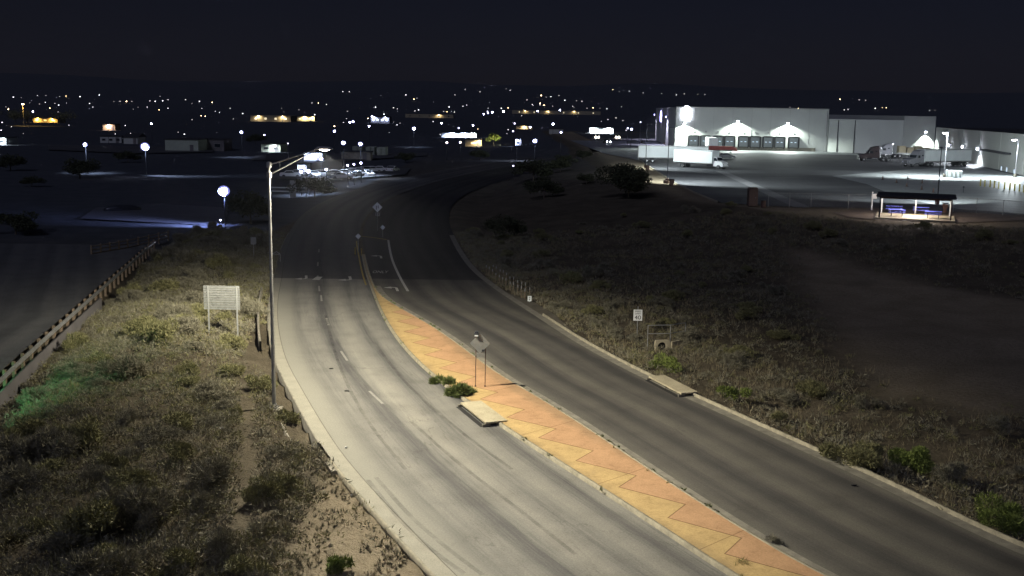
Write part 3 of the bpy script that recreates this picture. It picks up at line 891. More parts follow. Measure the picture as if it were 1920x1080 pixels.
# wooden three-rail fence further off
t = thing('rail_fence', 'dim three-rail fence on the dark lot past the guard rail', 'fence', (0, 0, 0))
fa, fb_, fc_ = cast(172, 482), cast(240, 470), cast(316, 452)
for q, r_ in ((fa, fb_), (fb_, fc_)):
    for k, z_ in enumerate((.35, .7, 1.05)):
        pass
mb = MB()
for q, r_ in ((fa, fb_), (fb_, fc_)):
    for z_ in (.35, .7, 1.05): mb.tube(q + Vector((0, 0, z_)), r_ + Vector((0, 0, z_)), .045, .045, 6)
mb.build('rail', 'wood', t)
for k in range(9):
    q = fa.lerp(fb_, k / 4) if k < 5 else fb_.lerp(fc_, (k - 4) / 4)
    mb = MB(); mb.box((q.x, q.y, q.z + .5), (.14, .14, 1.4)); mb.build('post', 'wood', t)


# small signs and markers down the road
def post_sign(name, label, u, vb, u_c, v_c, shape, s, mat, extra=None):
    g = cast(u, vb); c0 = P(u_c, v_c, g.y) - g
    t = thing(name, label, 'road sign', g)
    mb = MB()
    if shape == 'diamond':
        mb.box((c0.x, 0, c0.z), (s, .015, s), mat=Matrix.Rotation(PI / 4, 3, 'Y'))
    else:
        mb.box((c0.x, 0, c0.z), (s, .015, s * 1.4 if shape == 'tall' else s))
    pn = mb.build('sign_panel', mat, t)
    mb = MB(); mb.tube((c0.x, .04, -.3), (c0.x, .04, c0.z + s * .5), .03, .03, 6); mb.build('post', 'galv', t)
    if extra: extra(t, pn, c0, s)
    return t


def merge_extra(t, pn, c0, s):
    mb = MB(); mb.box((c0.x, 0, c0.z - s * 1.0), (s * .62, .015, s * .5)); mb.build('plaque', 'signback', t)
    mb = MB(); mb.box((c0.x - .12, -.012, c0.z - .05), (.08, .006, .5)); mb.box((c0.x + .1, -.012, c0.z + .05), (.08, .006, .34)); mb.build('sign_mark', 'text', pn)
    mb = MB(); mb.box((c0.x - .12, -.012, c0.z - s), (.1, .006, .3)); mb.box((c0.x + .12, -.012, c0.z - s), (.1, .006, .3)); mb.build('plaque_mark', 'text', t)


post_sign('warning_sign', 'pale diamond warning sign with small plaque standing on the dim median past the turn bay', 707, 436, 707.5, 388.5, 'diamond', .86, 'whitet', merge_extra)
post_sign('marker_sign', 'little diamond marker sign on the dim median behind the turn bay', 718, 449, 717.5, 426.5, 'diamond', .42, 'whitet')
post_sign('marker_sign', 'white diamond marker with thin post at the tip of the median', 671.5, 478, 671.5, 443, 'diamond', .42, 'white')
post_sign('road_sign', 'plain pale rectangular sign standing in dim brush beyond the large sign', 475, 486, 475, 451.5, 'tall', .52, 'signback')
# flexible posts at the median nose
for u, v, lb in ((666, 478, 'short yellowish delineator post at the median tip, on the pale road side'), (678, 480, 'short yellowish delineator post at the median tip, on the turn bay side')):
    g = G(u, v); t = thing('delineator_post', lb, 'delineator', g)
    mb = MB(); mb.tube((0, 0, 0), (0, 0, .75), .06, .05, 8); mb.build('tube', 'ypaint', t)
    mb = MB(); mb.tube((0, 0, 0), (0, 0, .05), .14, .12, 8); mb.build('base', 'black', t)
# faint keep-clear gate thing west of the road
g = cast(517, 492)
t = thing('bicycle_rack', 'small bent-pipe frame at the road edge beside the street lamp', 'pipe frame', g)
mb = MB()
pp = [Vector((-.35, 0, 0)), Vector((-.35, 0, .8)), Vector((.1, 0, 1.05)), Vector((.45, 0, .8)), Vector((.45, 0, 0))]
for a, b_ in zip(pp, pp[1:]): mb.tube(a, b_, .035, .035, 6)
mb.tube(pp[1], pp[3], .03, .03, 6); mb.build('pipe', 'galv', t)
# two rows of short marker posts on the bank east of the road
ra, rb = G(912, 512), G(985, 560); sa, sb = G(925, 508), G(993, 552)
proto = None
for row, (a, b_, k0, lb) in enumerate(((ra, rb, 12, 'short pale post in the row along the dark road edge'), (sa, sb, 11, 'short pale post in the row behind, on the bank side'))):
    for k in range(k0):
        q = a.lerp(b_, (k + random.uniform(-.12, .12)) / (k0 - 1)); z_ = Hs(q.x, q.y)
        if proto is None:
            proto = thing('marker_post', lb, 'marker post', (q.x, q.y, z_), 0, 'pale marker posts in two rows')
            mb = MB(); mb.tube((0, 0, -.2), (0, 0, .62), .045, .04, 6); mb.build('post', 'wood', proto)
            mb = MB(); mb.tube((0, 0, .62), (0, 0, .85), .045, .045, 6); mb.build('reflector', 'galv', proto)
        else:
            dup(proto, (q.x, q.y, z_), 0, lb, 'pale marker posts in two rows' + (' (bank side)' if row else ''), (1, 1, random.uniform(.8, 1.15)))
post_sign('object_marker', 'small pale object marker sign with dark figure at the end of the marker posts', 992, 570, 993, 560, 'tall', .30, 'whitet',
          lambda t, pn, c0, s: text_obj('lettering', '2', .34, 'text', pn, (c0.x, -.012, c0.z), (PI / 2, 0, 0)))

# ------------------------------------------------------------------ vegetation
def blades(xs, ys, nb, length, width, spread, zoff=0.0, zs=None):
    """many thin leaning blades (triangles) around each root"""
    n = len(xs); zz = H(xs, ys) if zs is None else zs
    X_ = np.repeat(xs, nb); Y_ = np.repeat(ys, nb); Z_ = np.repeat(zz, nb) + zoff
    ln_ = np.repeat(length, nb) * RNG.uniform(.45, 1.1, n * nb)
    az = RNG.uniform(0, 2 * PI, n * nb); tilt = RNG.uniform(.05, spread, n * nb)
    rr = RNG.uniform(0, .5, n * nb) * np.repeat(length, nb)
    a2 = RNG.uniform(0, 2 * PI, n * nb)
    bx = X_ + rr * np.cos(a2); by = Y_ + rr * np.sin(a2)
    dx = np.sin(tilt) * np.cos(az) * ln_; dy = np.sin(tilt) * np.sin(az) * ln_; dz = np.cos(tilt) * ln_
    w_ = np.repeat(width, nb) if hasattr(width, '__len__') else np.full(n * nb, width)
    px, py = -np.sin(a2) * w_, np.cos(a2) * w_
    v = np.empty((n * nb, 3, 3), np.float32)
    v[:, 0] = np.c_[bx - px, by - py, Z_ - .03]; v[:, 1] = np.c_[bx + px, by + py, Z_ - .03]; v[:, 2] = np.c_[bx + dx, by + dy, Z_ + dz]
    return v.reshape(-1, 3)


def grass(name, label, xs, ys, nb, length, width, spread, mat):
    v = blades(xs, ys, nb, length, width, spread)
    o = np_mesh(name, v, np.arange(len(v)).reshape(-1, 3), MAT[mat]); tag(o, label, 'vegetation', None, 'stuff')
    return o


def scatter(n, x0, x1, y0, y1):
    return RNG.uniform(x0, x1, n), RNG.uniform(y0, y1, n)


PATH = smooth_line([tuple(G(u, v)[:2]) for u, v in [(440, 1000), (470, 900), (462, 830), (463, 770), (462, 700), (470, 640)]], 2)


def verge_w(n):
    x, y = scatter(n, -38, 6, 26, 125)
    yy = np.clip(y, 14, 330); dl_ = at_y(L, yy) - x; gx_ = at_y(GUARD, np.clip(y, 38, 111))
    ditch = (y > 45) & (y < 72)
    pathd = np.abs(x - np.interp(y, PATH[:, 1], PATH[:, 0])) if PATH[0, 1] < PATH[-1, 1] else np.abs(x - np.interp(y, PATH[::-1, 1], PATH[::-1, 0]))
    onpath = (pathd < .45) & (y > PATH[:, 1].min()) & (y < PATH[:, 1].max())
    ok = (dl_ > np.where(ditch, 1.25, .25)) & (x > gx_ + .5) & ~onpath
    dens = vnoise(x, y, 3.2, 8) * .55 + vnoise(x, y, 9, 9) * .3 + .25
    gravel = poly_dist(GRAVEL, x, y) < .3
    ok &= RNG.uniform(0, 1, n) < np.clip(dens * 1.5 - .15, .05, 1) * np.where(gravel, .10, 1)
    return x[ok], y[ok]


def verge_e(n, y0=24, y1=128):
    x, y = scatter(n, -8, 64, y0, y1)
    yy = np.clip(y, 14, 330); dr_ = x - at_y(RR, yy)
    pd = poly_dist(PLATEAU, x, y)
    ok = (dr_ > .3) & (pd > 1.0) & (poly_dist(LOT, x, y) > RNG.uniform(-1.5, 1.5, n)) & (poly_dist(np.vstack([apron_in, apr[::-1]]), x, y) > .2)
    dens = vnoise(x, y, 3.0, 12) * .7 + vnoise(x, y, 8, 13) * .5
    fall = np.where(dr_ < 9, 1.0, .38)
    ok &= RNG.uniform(0, 1, n) < np.clip(dens * 1.5 - .15, .05, 1) * fall
    return x[ok], y[ok]


def clumps(name, label, x, y, per, rmin, rmax, flat_, size, mat):
    n = len(x); r = RNG.uniform(rmin, rmax, n) ** 1.0; z0 = H(x, y)
    k = np.repeat(np.arange(n), per); m_ = len(k)
    d = RNG.normal(0, 1, (m_, 3)); d /= np.linalg.norm(d, axis=1)[:, None]; d[:, 2] = np.abs(d[:, 2])
    rad = (r[k] * RNG.uniform(.35, 1.05, m_) ** .5)[:, None]
    p = np.c_[x[k], y[k], z0[k]] + d * rad * np.array([1, 1, flat_])
    o_ = d * .7 + RNG.normal(0, .6, (m_, 3)) + np.array([0, 0, .3]); o_ /= np.linalg.norm(o_, axis=1)[:, None]
    s_ = np.cross(o_, RNG.normal(0, 1, (m_, 3))); s_ /= np.linalg.norm(s_, axis=1)[:, None]
    L_ = size * RNG.uniform(.5, 1.5, m_)[:, None]; W_ = L_ * RNG.uniform(.06, .16, m_)[:, None]
    v = np.empty((m_, 3, 3), np.float32); v[:, 0] = p - s_ * W_; v[:, 1] = p + s_ * W_; v[:, 2] = p + o_ * L_
    o = np_mesh(name, v.reshape(-1, 3), np.arange(m_ * 3).reshape(-1, 3), MAT[mat]); return tag(o, label, 'vegetation', None, 'stuff')


x, y = verge_w(38000); ln_ = RNG.uniform(.15, .42, len(x))
grass('dry_grass', 'dry straw-brown grass over the slope west of the pale road', x, y, 9, ln_, .011, .9, 'straw')
x, y = verge_w(24000)
clumps('brush', 'grey-brown twiggy ground brush over the slope west of the pale road', x, y, 46, .18, .62, .85, .15, 'brush')
x, y = verge_w(15000)
clumps('weeds', 'olive weeds between the dry grass on the slope west of the pale road', x, y, 50, .15, .6, .75, .13, 'olive')
x, y = verge_e(46000); ln_ = RNG.uniform(.25, .6, len(x))
grass('dry_grass', 'dry straw-brown grass between the dark road and the bank', x, y, 9, ln_, .012, .85, 'straw')
x, y = verge_e(18000)
clumps('brush', 'grey-brown twiggy brush on the bank below the truck yard', x, y, 46, .18, .6, .85, .15, 'brush')
x, y = verge_e(9000)
clumps('weeds', 'olive weeds among the dry grass beside the dark road', x, y, 50, .15, .62, .75, .13, 'olive')
# small weeds on the gravel by the kerb
x, y = scatter(5200, -14, 6, 26, 46); k = (poly_dist(GRAVEL, x, y) < .5) & (vnoise(x, y, .9, 21) > .5) & (at_y(L, y) - x > .2); x, y = x[k], y[k]
grass('weeds', 'small dark weeds dotted over the bare gravel by the kerb', x, y, 16, RNG.uniform(.06, .2, len(x)), .014, 1.3, 'brush')
# weeds in the median kerb joints
pts = []
for line, off, n in ((MRn, -.05, 42), (MLn, .05, 22)):
    l = offset(resample(line, 700), off)
    for k in range(n):
        q = l[int(RNG.integers(60, 560))]; pts += [(q[0] + RNG.normal(0, .08), q[1] + RNG.normal(0, .12)) for _ in range(int(RNG.integers(1, 6)))]
pts = np.array(pts)
v = blades(pts[:, 0], pts[:, 1], 14, RNG.uniform(.05, .2, len(pts)), .010, 1.2, 0, np.full(len(pts), .14))
tag(np_mesh('weeds', v, np.arange(len(v)).reshape(-1, 3), MAT['weedgreen']), 'little weeds growing out of the median kerb joints', 'vegetation', None, 'stuff')


def shrub_mesh(name, mat, r, h, nl, seed, lw=.03, ll=.13, stems=9, clump=7):
    rng = np.random.default_rng(seed)
    cc = np.c_[rng.normal(0, r * .45, clump), rng.normal(0, r * .45, clump), rng.uniform(h * .35, h * .78, clump)]
    cr = rng.uniform(.3, .55, clump) * r
    k = rng.integers(0, clump, nl)
    d = rng.normal(0, 1, (nl, 3)); d /= np.linalg.norm(d, axis=1)[:, None]
    rad = cr[k] * rng.uniform(.25, 1, nl) ** .5
    p = cc[k] + d * rad[:, None] * np.array([1, 1, .75]); p[:, 2] = np.clip(p[:, 2], .02, None)
    o = d * .6 + rng.normal(0, .55, (nl, 3)) + np.array([0, 0, .45]); o /= np.linalg.norm(o, axis=1)[:, None]
    s = np.cross(o, rng.normal(0, 1, (nl, 3))); s /= np.linalg.norm(s, axis=1)[:, None]
    L_ = (ll * rng.uniform(.5, 1.3, nl))[:, None]; W_ = lw * rng.uniform(.6, 1.2, nl)[:, None]
    v = np.empty((nl, 3, 3)); v[:, 0] = p - s * W_; v[:, 1] = p + s * W_; v[:, 2] = p + o * L_
    # stems up into the clumps
    sv = []
    for i in range(stems):
        c = cc[i % clump] + rng.normal(0, r * .15, 3); b0 = rng.normal(0, r * .12, 3); b0[2] = -.05
        w_ = .012
        q = np.array([-c[1], c[0], 0]); q /= (np.linalg.norm(q) + 1e-6)
        sv.append([b0 - q * w_, b0 + q * w_, c])
    return v.reshape(-1, 3), np.array(sv).reshape(-1, 3)


def make_shrub(name, label, mat, r, h, nl, seed, group=None, stem='bark', **kw):
    v, sv = shrub_mesh(name, mat, r, h, nl, seed, **kw)
    t = thing(name, label, 'shrub', (0, 0, 0), 0, group)
    np_mesh('foliage', v, np.arange(len(v)).reshape(-1, 3), MAT[mat], t)
    np_mesh('stem', sv, np.arange(len(sv)).reshape(-1, 3), MAT[stem], t)
    return t


def put(t, u, v, rz=0.0):
    q = cast(u, v); t.location = (q.x, q.y, q.z - .02); t.rotation_euler = (0, 0, rz)
    return t


# shrubs one can point to
put(make_shrub('shrub', 'round bright green bush near the kerb of the dark road', 'green', .95, 1.3, 6500, 31, lw=.022, ll=.13), 1712, 892)
put(make_shrub('shrub', 'dull green spreading bush just before the round bright green bush', 'olive', 1.15, 1.15, 5600, 32, lw=.018, ll=.2), 1602, 876)
put(make_shrub('shrub', 'green bush at the frame edge beside the dark road kerb', 'green', 1.0, .95, 5600, 33, lw=.02, ll=.15), 1884, 992)
put(make_shrub('shrub', 'low green bush behind the drain inlet of the dark road', 'green', .7, .6, 2600, 34), 1368, 748)
put(make_shrub('shrub', 'green bush in front of the culvert headwall', 'green', .85, .7, 2800, 35), 1243, 692)
put(make_shrub('shrub', 'leafy weed clump spilling over the median kerb above the drain slab', 'weedgreen', .85, .85, 4200, 36, lw=.03, ll=.24), 864, 750)
t = put(make_shrub('shrub', 'smaller leafy weed clump on the median kerb behind the larger clump', 'weedgreen', .6, .7, 2600, 37, lw=.03, ll=.22), 836, 729)
t = put(make_shrub('shrub', 'small spiky weed at the median kerb near the lower frame edge', 'weedgreen', .32, .42, 900, 38, lw=.014, ll=.22), 1385, 1078)
put(make_shrub('shrub', 'lone spindly weed on the far kerb of the orange median', 'brush', .3, .5, 500, 39, lw=.01, ll=.2), 1452, 1030)
put(make_shrub('shrub', 'green bush on the gravel at the bottom of the slope', 'green', .5, .45, 1800, 40), 640, 1072)
put(make_shrub('shrub', 'yellow-green bush beside the foot of the street lamp', 'olive', .7, .8, 2600, 41), 545, 800)
put(make_shrub('shrub', 'dark bush growing at the street lamp footing towards the guide sign', 'olive', .8, .9, 3000, 42), 492, 735)
# shrubs that only their kind tells apart
protos = [make_shrub('shrub', 'grey-brown dry shrub on the slope west of the pale road', 'brush', .8, .85, 2600, 51, 'grey-brown shrubs on the slope west of the pale road', lw=.014, ll=.2),
          make_shrub('shrub', 'olive leafy shrub on the slope west of the pale road', 'olive', .75, .8, 2600, 52, 'olive shrubs on the slope west of the pale road', lw=.02, ll=.15)]
used = [False, False]
x, y = verge_w(1200); cnt = 0
for a, b_ in zip(x, y):
    if cnt >= 190: break
    if poly_dist(GRAVEL, np.array([a]), np.array([b_]))[0] < 1 or at_y(L, b_) - a < 1.9: continue
    k = 0 if random.random() < .6 else 1
    s = random.uniform(.5, 1.6) ** 1.0; loc = (a, b_, Hs(a, b_) - .03); rz = random.uniform(0, 6.28)
    if not used[k]:
        protos[k].location = loc; used[k] = True
    else:
        dup(protos[k], loc, rz, None, None, (s, s, s * random.uniform(.7, 1.1)))
    cnt += 1
protos = [make_shrub('shrub', 'grey-brown dry shrub on the bank east of the dark road', 'brush', .8, .9, 2400, 61, 'grey-brown shrubs on the bank east of the dark road', lw=.014, ll=.2),
          make_shrub('shrub', 'olive leafy shrub on the bank east of the dark road', 'olive', .9, .9, 2400, 62, 'olive shrubs on the bank east of the dark road', lw=.022, ll=.15)]
used = [False, False]; cnt = 0
x, y = verge_e(900, 28, 138)
for a, b_ in zip(x, y):
    if cnt >= 140: break
    if a - at_y(RR, b_) < 1.6: continue
    k = 0 if random.random() < .55 else 1
    s = random.uniform(.5, 1.3); loc = (a, b_, Hs(a, b_) - .03); rz = random.uniform(0, 6.28)
    if not used[k]:
        protos[k].location = loc; used[k] = True
    else:
        dup(protos[k], loc, rz, None, None, (s, s, s * random.uniform(.7, 1.1)))
    cnt += 1

# litter and stones
spots = [(868, 0, 0)]
for (u, v, s, lb, mt) in ((415, 805, .2, 'white scrap of litter in the brush under the large sign', 'litter'), (733, 1002, .16, 'white litter lying by the kerb of the pale road', 'litter'),
                          (660, 930, .12, 'white litter scrap on the gravel close to the kerb', 'litter'), (727, 1070, .14, 'pale litter on the gravel at the lower frame edge', 'litter'),
                          (649, 852, .13, 'crumpled white scrap on the pale concrete shoulder', 'litter'), (620, 1025, .2, 'pale stone among weeds on the gravel', 'rock'), (1735, 917, .22, 'dark stone in front of the round bright green bush', 'bark')):
    q = cast(u, v); q.z = max(q.z, 0.0 if lb.startswith('crumpled') else -9)
    mb = MB(); mb.dome((0, 0, s * .25), s * .7, s * .45, s * .35, 7, 4)
    for i in range(len(mb.v)): mb.v[i] = tuple(c * random.uniform(.7, 1.25) for c in mb.v[i])
    o = mb.build('litter' if mt == 'litter' else 'stone', mt); o.location = q; o.rotation_euler = (0, 0, random.random() * 6); tag(o, lb, 'litter' if mt == 'litter' else 'stone', kind='thing')
for (u, v, lb) in ((621, 692, 'dark scrap on the pale road near its edge'), (650, 734, 'dark scrap in the middle of the pale road'), (1601, 911, 'dark scrap on the dark road near its kerb')):
    q = G(u, v); mb = MB(); mb.dome((0, 0, .03), .14, .05, .04, 7, 4); o = mb.build('road_scrap', 'black'); o.location = q; tag(o, lb, 'scrap')


# trees
def make_tree(label, h, r, seed, mat='dkleaf', nl=4200, group=None, name='tree'):
    rng = np.random.default_rng(seed); n = 14
    t = thing(name, label, 'tree', (0, 0, 0), 0, group)
    cc = np.c_[rng.normal(0, r * .45, n), rng.normal(0, r * .45, n), rng.uniform(h * .42, h * .85, n)]; cr = rng.uniform(.28, .5, n) * r
    k = rng.integers(0, n, nl); d = rng.normal(0, 1, (nl, 3)); d /= np.linalg.norm(d, axis=1)[:, None]
    p = cc[k] + d * (cr[k] * rng.uniform(.2, 1, nl) ** .5)[:, None] * np.array([1, 1, .7])
    s1 = rng.normal(0, 1, (nl, 3)); s1 /= np.linalg.norm(s1, axis=1)[:, None]; s2 = np.cross(s1, rng.normal(0, 1, (nl, 3))); s2 /= np.linalg.norm(s2, axis=1)[:, None]
    z_ = rng.uniform(.07, .17, nl)[:, None] * (h / 4.5)
    v = np.empty((nl, 3, 3)); v[:, 0] = p - s1 * z_; v[:, 1] = p + s1 * z_; v[:, 2] = p + s2 * z_ * 2
    np_mesh('crown', v.reshape(-1, 3), np.arange(nl * 3).reshape(-1, 3), MAT[mat], t)
    mb = MB(); top = Vector((0, 0, h * .4)); mb.tube((0, 0, -.2), top, .05 * h * .6, .03 * h * .6, 8)
    for i in range(6): mb.tube(top, Vector(cc[i]), .02 * h * .6, .006 * h, 6)
    mb.build('trunk', 'bark', t)
    return t


put(make_tree('wide dark mesquite on the slope by the yard edge, below the parked trailer', 4.2, 4.6, 71, 'dkleaf', 9000), 1178, 372)
t0 = make_tree('dark desert tree in the unlit scrub between the roads and the town', 4.0, 3.0, 72, 'dkleaf', 3600, 'dark trees in the unlit scrub')
first = True
for (u, v) in [(470, 420), (590, 372), (830, 322), (880, 330), (930, 326), (1000, 340), (1050, 322), (1100, 345), (1020, 372), (900, 300), (760, 305), (1060, 300), (150, 335), (60, 350), (20, 320), (480, 270), (240, 305), (30, 440), (530, 440)]:
    q = cast(u, v)
    if at_y(L, q.y) - 2 < q.x < at_y(RR, q.y) + 2 and q.y < 330: q.x = at_y(RR, q.y) + 6
    q.z = Hs(q.x, q.y); s = random.uniform(.6, 1.4)
    if first: t0.location = q; first = False
    else: dup(t0, q, random.uniform(0, 6), None, None, (s, s, s * random.uniform(.55, .85)))
# ------------------------------------------------------------------ truck yard (its paving lies 3 m above the road)
YZ = 3.0


def Gy(u, v, z=YZ):
    return G(u, v, z)


def sheet(name, pts, z, mat):
    mb = MB(); mb.add([(p[0], p[1], z) for p in pts], [tuple(range(len(pts)))])
    return struct(mb.build(name, mat))


EDGE = [Gy(u, v) for u, v in [(1198, 300), (1225, 318), (1262, 342), (1300, 361), (1345, 379)]]
LOWE = [Gy(u, v) for u, v in [(1420, 385), (1500, 388), (1650, 390), (1800, 397), (1925, 404), (2050, 412)]]


def yard_mat(name, c0, c1, c2, joints=0):
    m, nt, b = new_mat(name)
    geo = N(nt, 'ShaderNodeNewGeometry'); pos = geo.outputs['Position']
    mp = N(nt, 'ShaderNodeMapping'); mp.inputs['Scale'].default_value = (.045, .4, 1); mp.inputs['Rotation'].default_value = (0, 0, .1); nt.links.new(pos, mp.inputs[0])
    f = noise(nt, mp.outputs[0], 1.3, 6, .65); g_ = noise(nt, pos, .09, 5); h_ = noise(nt, pos, 3, 4, .7)
    c = ramp(nt, math_(nt, 'ADD', math_(nt, 'MULTIPLY', f, .6), math_(nt, 'MULTIPLY', g_, .4)), [(.34, c0), (.5, c1), (.66, c2)])
    c = mixc(nt, .5, c, ramp(nt, h_, [(.3, (.6, .6, .6)), (.65, (1.15, 1.15, 1.15))]), 'MULTIPLY')
    if joints:
        br = N(nt, 'ShaderNodeTexBrick'); br.offset = 0; br.inputs['Scale'].default_value = 1; br.inputs['Brick Width'].default_value = 5; br.inputs['Row Height'].default_value = 5
        br.inputs['Mortar Size'].default_value = .04; nt.links.new(pos, br.inputs['Vector'])
        c = mixc(nt, math_(nt, 'MULTIPLY', br.outputs['Fac'], .6), c, (.06, .06, .055))
    nt.links.new(c, b.inputs['Base Color']); b.inputs['Roughness'].default_value = .55 if joints else .75
    b.inputs['Specular IOR Level'].default_value = .4
    return m


ym = yard_mat('yard_asphalt', (.042, .043, .047), (.075, .076, .08), (.12, .12, .12))
sheet('yard_pavement', EDGE + LOWE + [Vector((125, 105, 0)), Vector((300, 100, 0)), Vector((300, 600, 0)), Vector((32, 600, 0)), Vector((31, 300, 0))], YZ, ym)
cm_ = yard_mat('yard_concrete', (.17, .18, .18), (.25, .26, .26), (.34, .35, .34), 1)
sheet('yard_concrete_pavement', [Gy(u, v) for u, v in [(1690, 372), (1625, 345), (1560, 330), (1700, 318), (1830, 312), (1925, 333), (2100, 360), (2100, 420), (1925, 401), (1800, 392)]], YZ + .004, cm_)
sheet('dock_pavement', [Vector(q) for q in [(49, 322, 0), (106, 316, 0), (101, 341, 0), (50, 344.5, 0)]], YZ + .004, cm_)
sheet('lane_pavement', [Gy(u, v) for u, v in [(1340, 320), (1362, 322), (1520, 389), (1490, 389)]], YZ + .008, yard_mat('yard_seam', (.14, .14, .145), (.19, .19, .19), (.25, .25, .24)))
sheet('drive_pavement', [Vector(q) for q in [(30, 262, 0), (50, 330, 0), (56, 425, 0), (22, 425, 0), (25, 300, 0)]], YZ + .004, cm_)
kl = np.array([(p.x, p.y) for p in EDGE])
struct(kerb_strip('kerb', kl, .2, YZ - .2, YZ + .13, MAT['kerbc'], -1))

# ---- warehouse
W0, W1, W2 = Vector((59.5, 455, YZ)), Vector((51.3, 344, YZ)), Vector((99.0, 341, YZ))
D1, D2 = Vector((105.5, 333, YZ)), Vector((118.5, 329, YZ))
E1, E2, E3 = Vector((118.5, 329.3, YZ)), Vector((128, 329, YZ)), Vector((128.0, 329.4, YZ))


def block(mb, quad, z0, z1):
    a = list(quad); n = len(a)
    mb.add([(p[0], p[1], z0) for p in a] + [(p[0], p[1], z1) for p in a], [tuple(range(n))[::-1]] + [tuple(range(n, 2 * n))] + [(i, (i + 1) % n, n + (i + 1) % n, n + i) for i in range(n)])
    return mb


t = thing('warehouse', 'large pale distribution warehouse with a row of lit truck docks beyond the yard', 'warehouse', (W1.x, W1.y, YZ))
off = Vector((W1.x, W1.y, YZ))
ZT = 16.2 - YZ
loc = lambda p: Vector(p) - off
mb = block(MB(), [loc(W1), loc(W2), loc((104, 455, YZ)), loc(W0)], -.3, ZT)
mb.build('wall', 'wall', t)
mb = block(MB(), [loc(W1) + Vector((.4, .4, 0)), loc(W2) + Vector((-.4, .4, 0)), loc((103.6, 454.5, YZ)), loc(W0) + Vector((.4, -.5, 0))], ZT, ZT + .05)
mb.build('roof', 'roof', t)
for k in range(1, 8):
    q = loc(W1.lerp(W2, k / 8)); mb = MB(); mb.box(q + Vector((0, -.02, ZT / 2 + 1.2)), (.07, .06, ZT - 2.6), math.atan2((W2 - W1).y, (W2 - W1).x)); mb.build('panel_joint', 'wallg', t)
mb = MB(); q = loc((W1 + W2) / 2); mb.box(q + Vector((0, -.05, ZT + .1)), ((W2 - W1).length + .1, .35, .22), math.atan2((W2 - W1).y, (W2 - W1).x)); mb.build('parapet_cap', 'wallg', t)
wd = (W2 - W1).normalized(); wn = Vector((wd.y, -wd.x, 0))  # wn points to the yard
ang = math.atan2(wd.y, wd.x)


def on_front(u, v):
    """point of the dock wall behind this sight line"""
    d = ray(u, v); s = (W1 - Vector((0, 0, HC))).dot(wn) / d.dot(wn)
    return Vector((0, 0, HC)) + d * s


mb = MB(); q = loc((W1 + W2) / 2); mb.box(q + wn * .06 + Vector((0, 0, .55)), ((W2 - W1).length - 7, .1, 1.1), ang); mb.build('dock_base', 'gutter', t)
for i, u in enumerate((1300, 1323, 1346, 1368, 1394, 1416, 1440, 1462, 1488)):
    p = on_front(u, 262) - off
    mb = MB()
    w_, h_, zb_ = 2.75, 2.9, 1.2
    for s in (-1, 1): mb.box((s * (w_ / 2 + .22), -.28, zb_ + h_ / 2 + .1), (.42, .5, h_ + .5))
    mb.box((0, -.28, zb_ + h_ + .25), (w_, .5, .42))
    dk = mb.build('dock_seal', 'seal', t, 0, (p.x, p.y, 0)); dk.rotation_euler = (0, 0, ang)
    mb = MB(); mb.box((0, -.04, zb_ + h_ / 2), (w_, .06, h_))
    for k in range(1, 6): mb.box((0, -.075, zb_ + h_ * k / 6), (w_, .02, .05))
    dr = mb.build('dock_door', 'door', dk)
    mb = MB()
    for s in (-.62, .62): mb.box((s, -.085, zb_ + h_ * .52), (.62, .02, .20))
    mb.build('door_window', 'lit_cyan', dr)
    mb = MB(); mb.box((0, -.35, zb_ - .14), (2.2, .5, .22))
    for s in (-1, 1): mb.box((s * 1.35, -.3, zb_ - .25), (.25, .2, .5))
    mb.build('dock_bumper', 'black', dk)
    mb = MB(); mb.box((0, -.06, zb_ + h_ + 1.55), (.55, .1, .55)); mb.build('dock_number_plate', 'galv', dk)


def wall_pack(parent, pos, nrm_, power, c=(.88, 1.0, .94), lens='lamp_white', blue=False, down=.35, angle=150, size=1.0):
    mb = MB(); mb.box(pos + nrm_ * .22, (.7 * size, .4 * size, .35 * size), math.atan2(-nrm_.x, nrm_.y)); h = mb.build('wall_light', 'silver', parent, .04)
    mb = MB(); mb.box(pos + nrm_ * .44 * size + Vector((0, 0, -.06)), (.6 * size, .06, .3 * size), math.atan2(-nrm_.x, nrm_.y)); mb.build('lens', lens, h)
    lamp_light(h, pos + nrm_ * .85 + Vector((0, 0, -.05)), power, c, 'SPOT', .2, nrm_ * down + Vector((0, 0, -1)), angle, .35)


for u, v, pw in ((1283, 232, 30000), (1383, 227, 19000), (1477, 231, 19000)):
    p = on_front(u, v) - off
    wall_pack(t, p, wn, pw)
# tall lit emblem panel and column lights of the office corner
ln_dir = (W0 - W1).normalized(); ln_n = Vector((ln_dir.y, -ln_dir.x, 0))
if ln_n.x > 0: ln_n = -ln_n


def on_side(u, v):
    d = ray(u, v); s = (W1 - Vector((0, 0, HC))).dot(ln_n) / d.dot(ln_n)
    return Vector((0, 0, HC)) + d * s


for uu, vv in ((1252, 219), (1230, 215)):
    p = on_side(uu, vv) - off
    wall_pack(t, p, ln_n, 16000, (.72, .70, 1.0), 'lamp_blue', angle=105, down=.2, size=1.5)
pe = on_front(1287, 216) - off
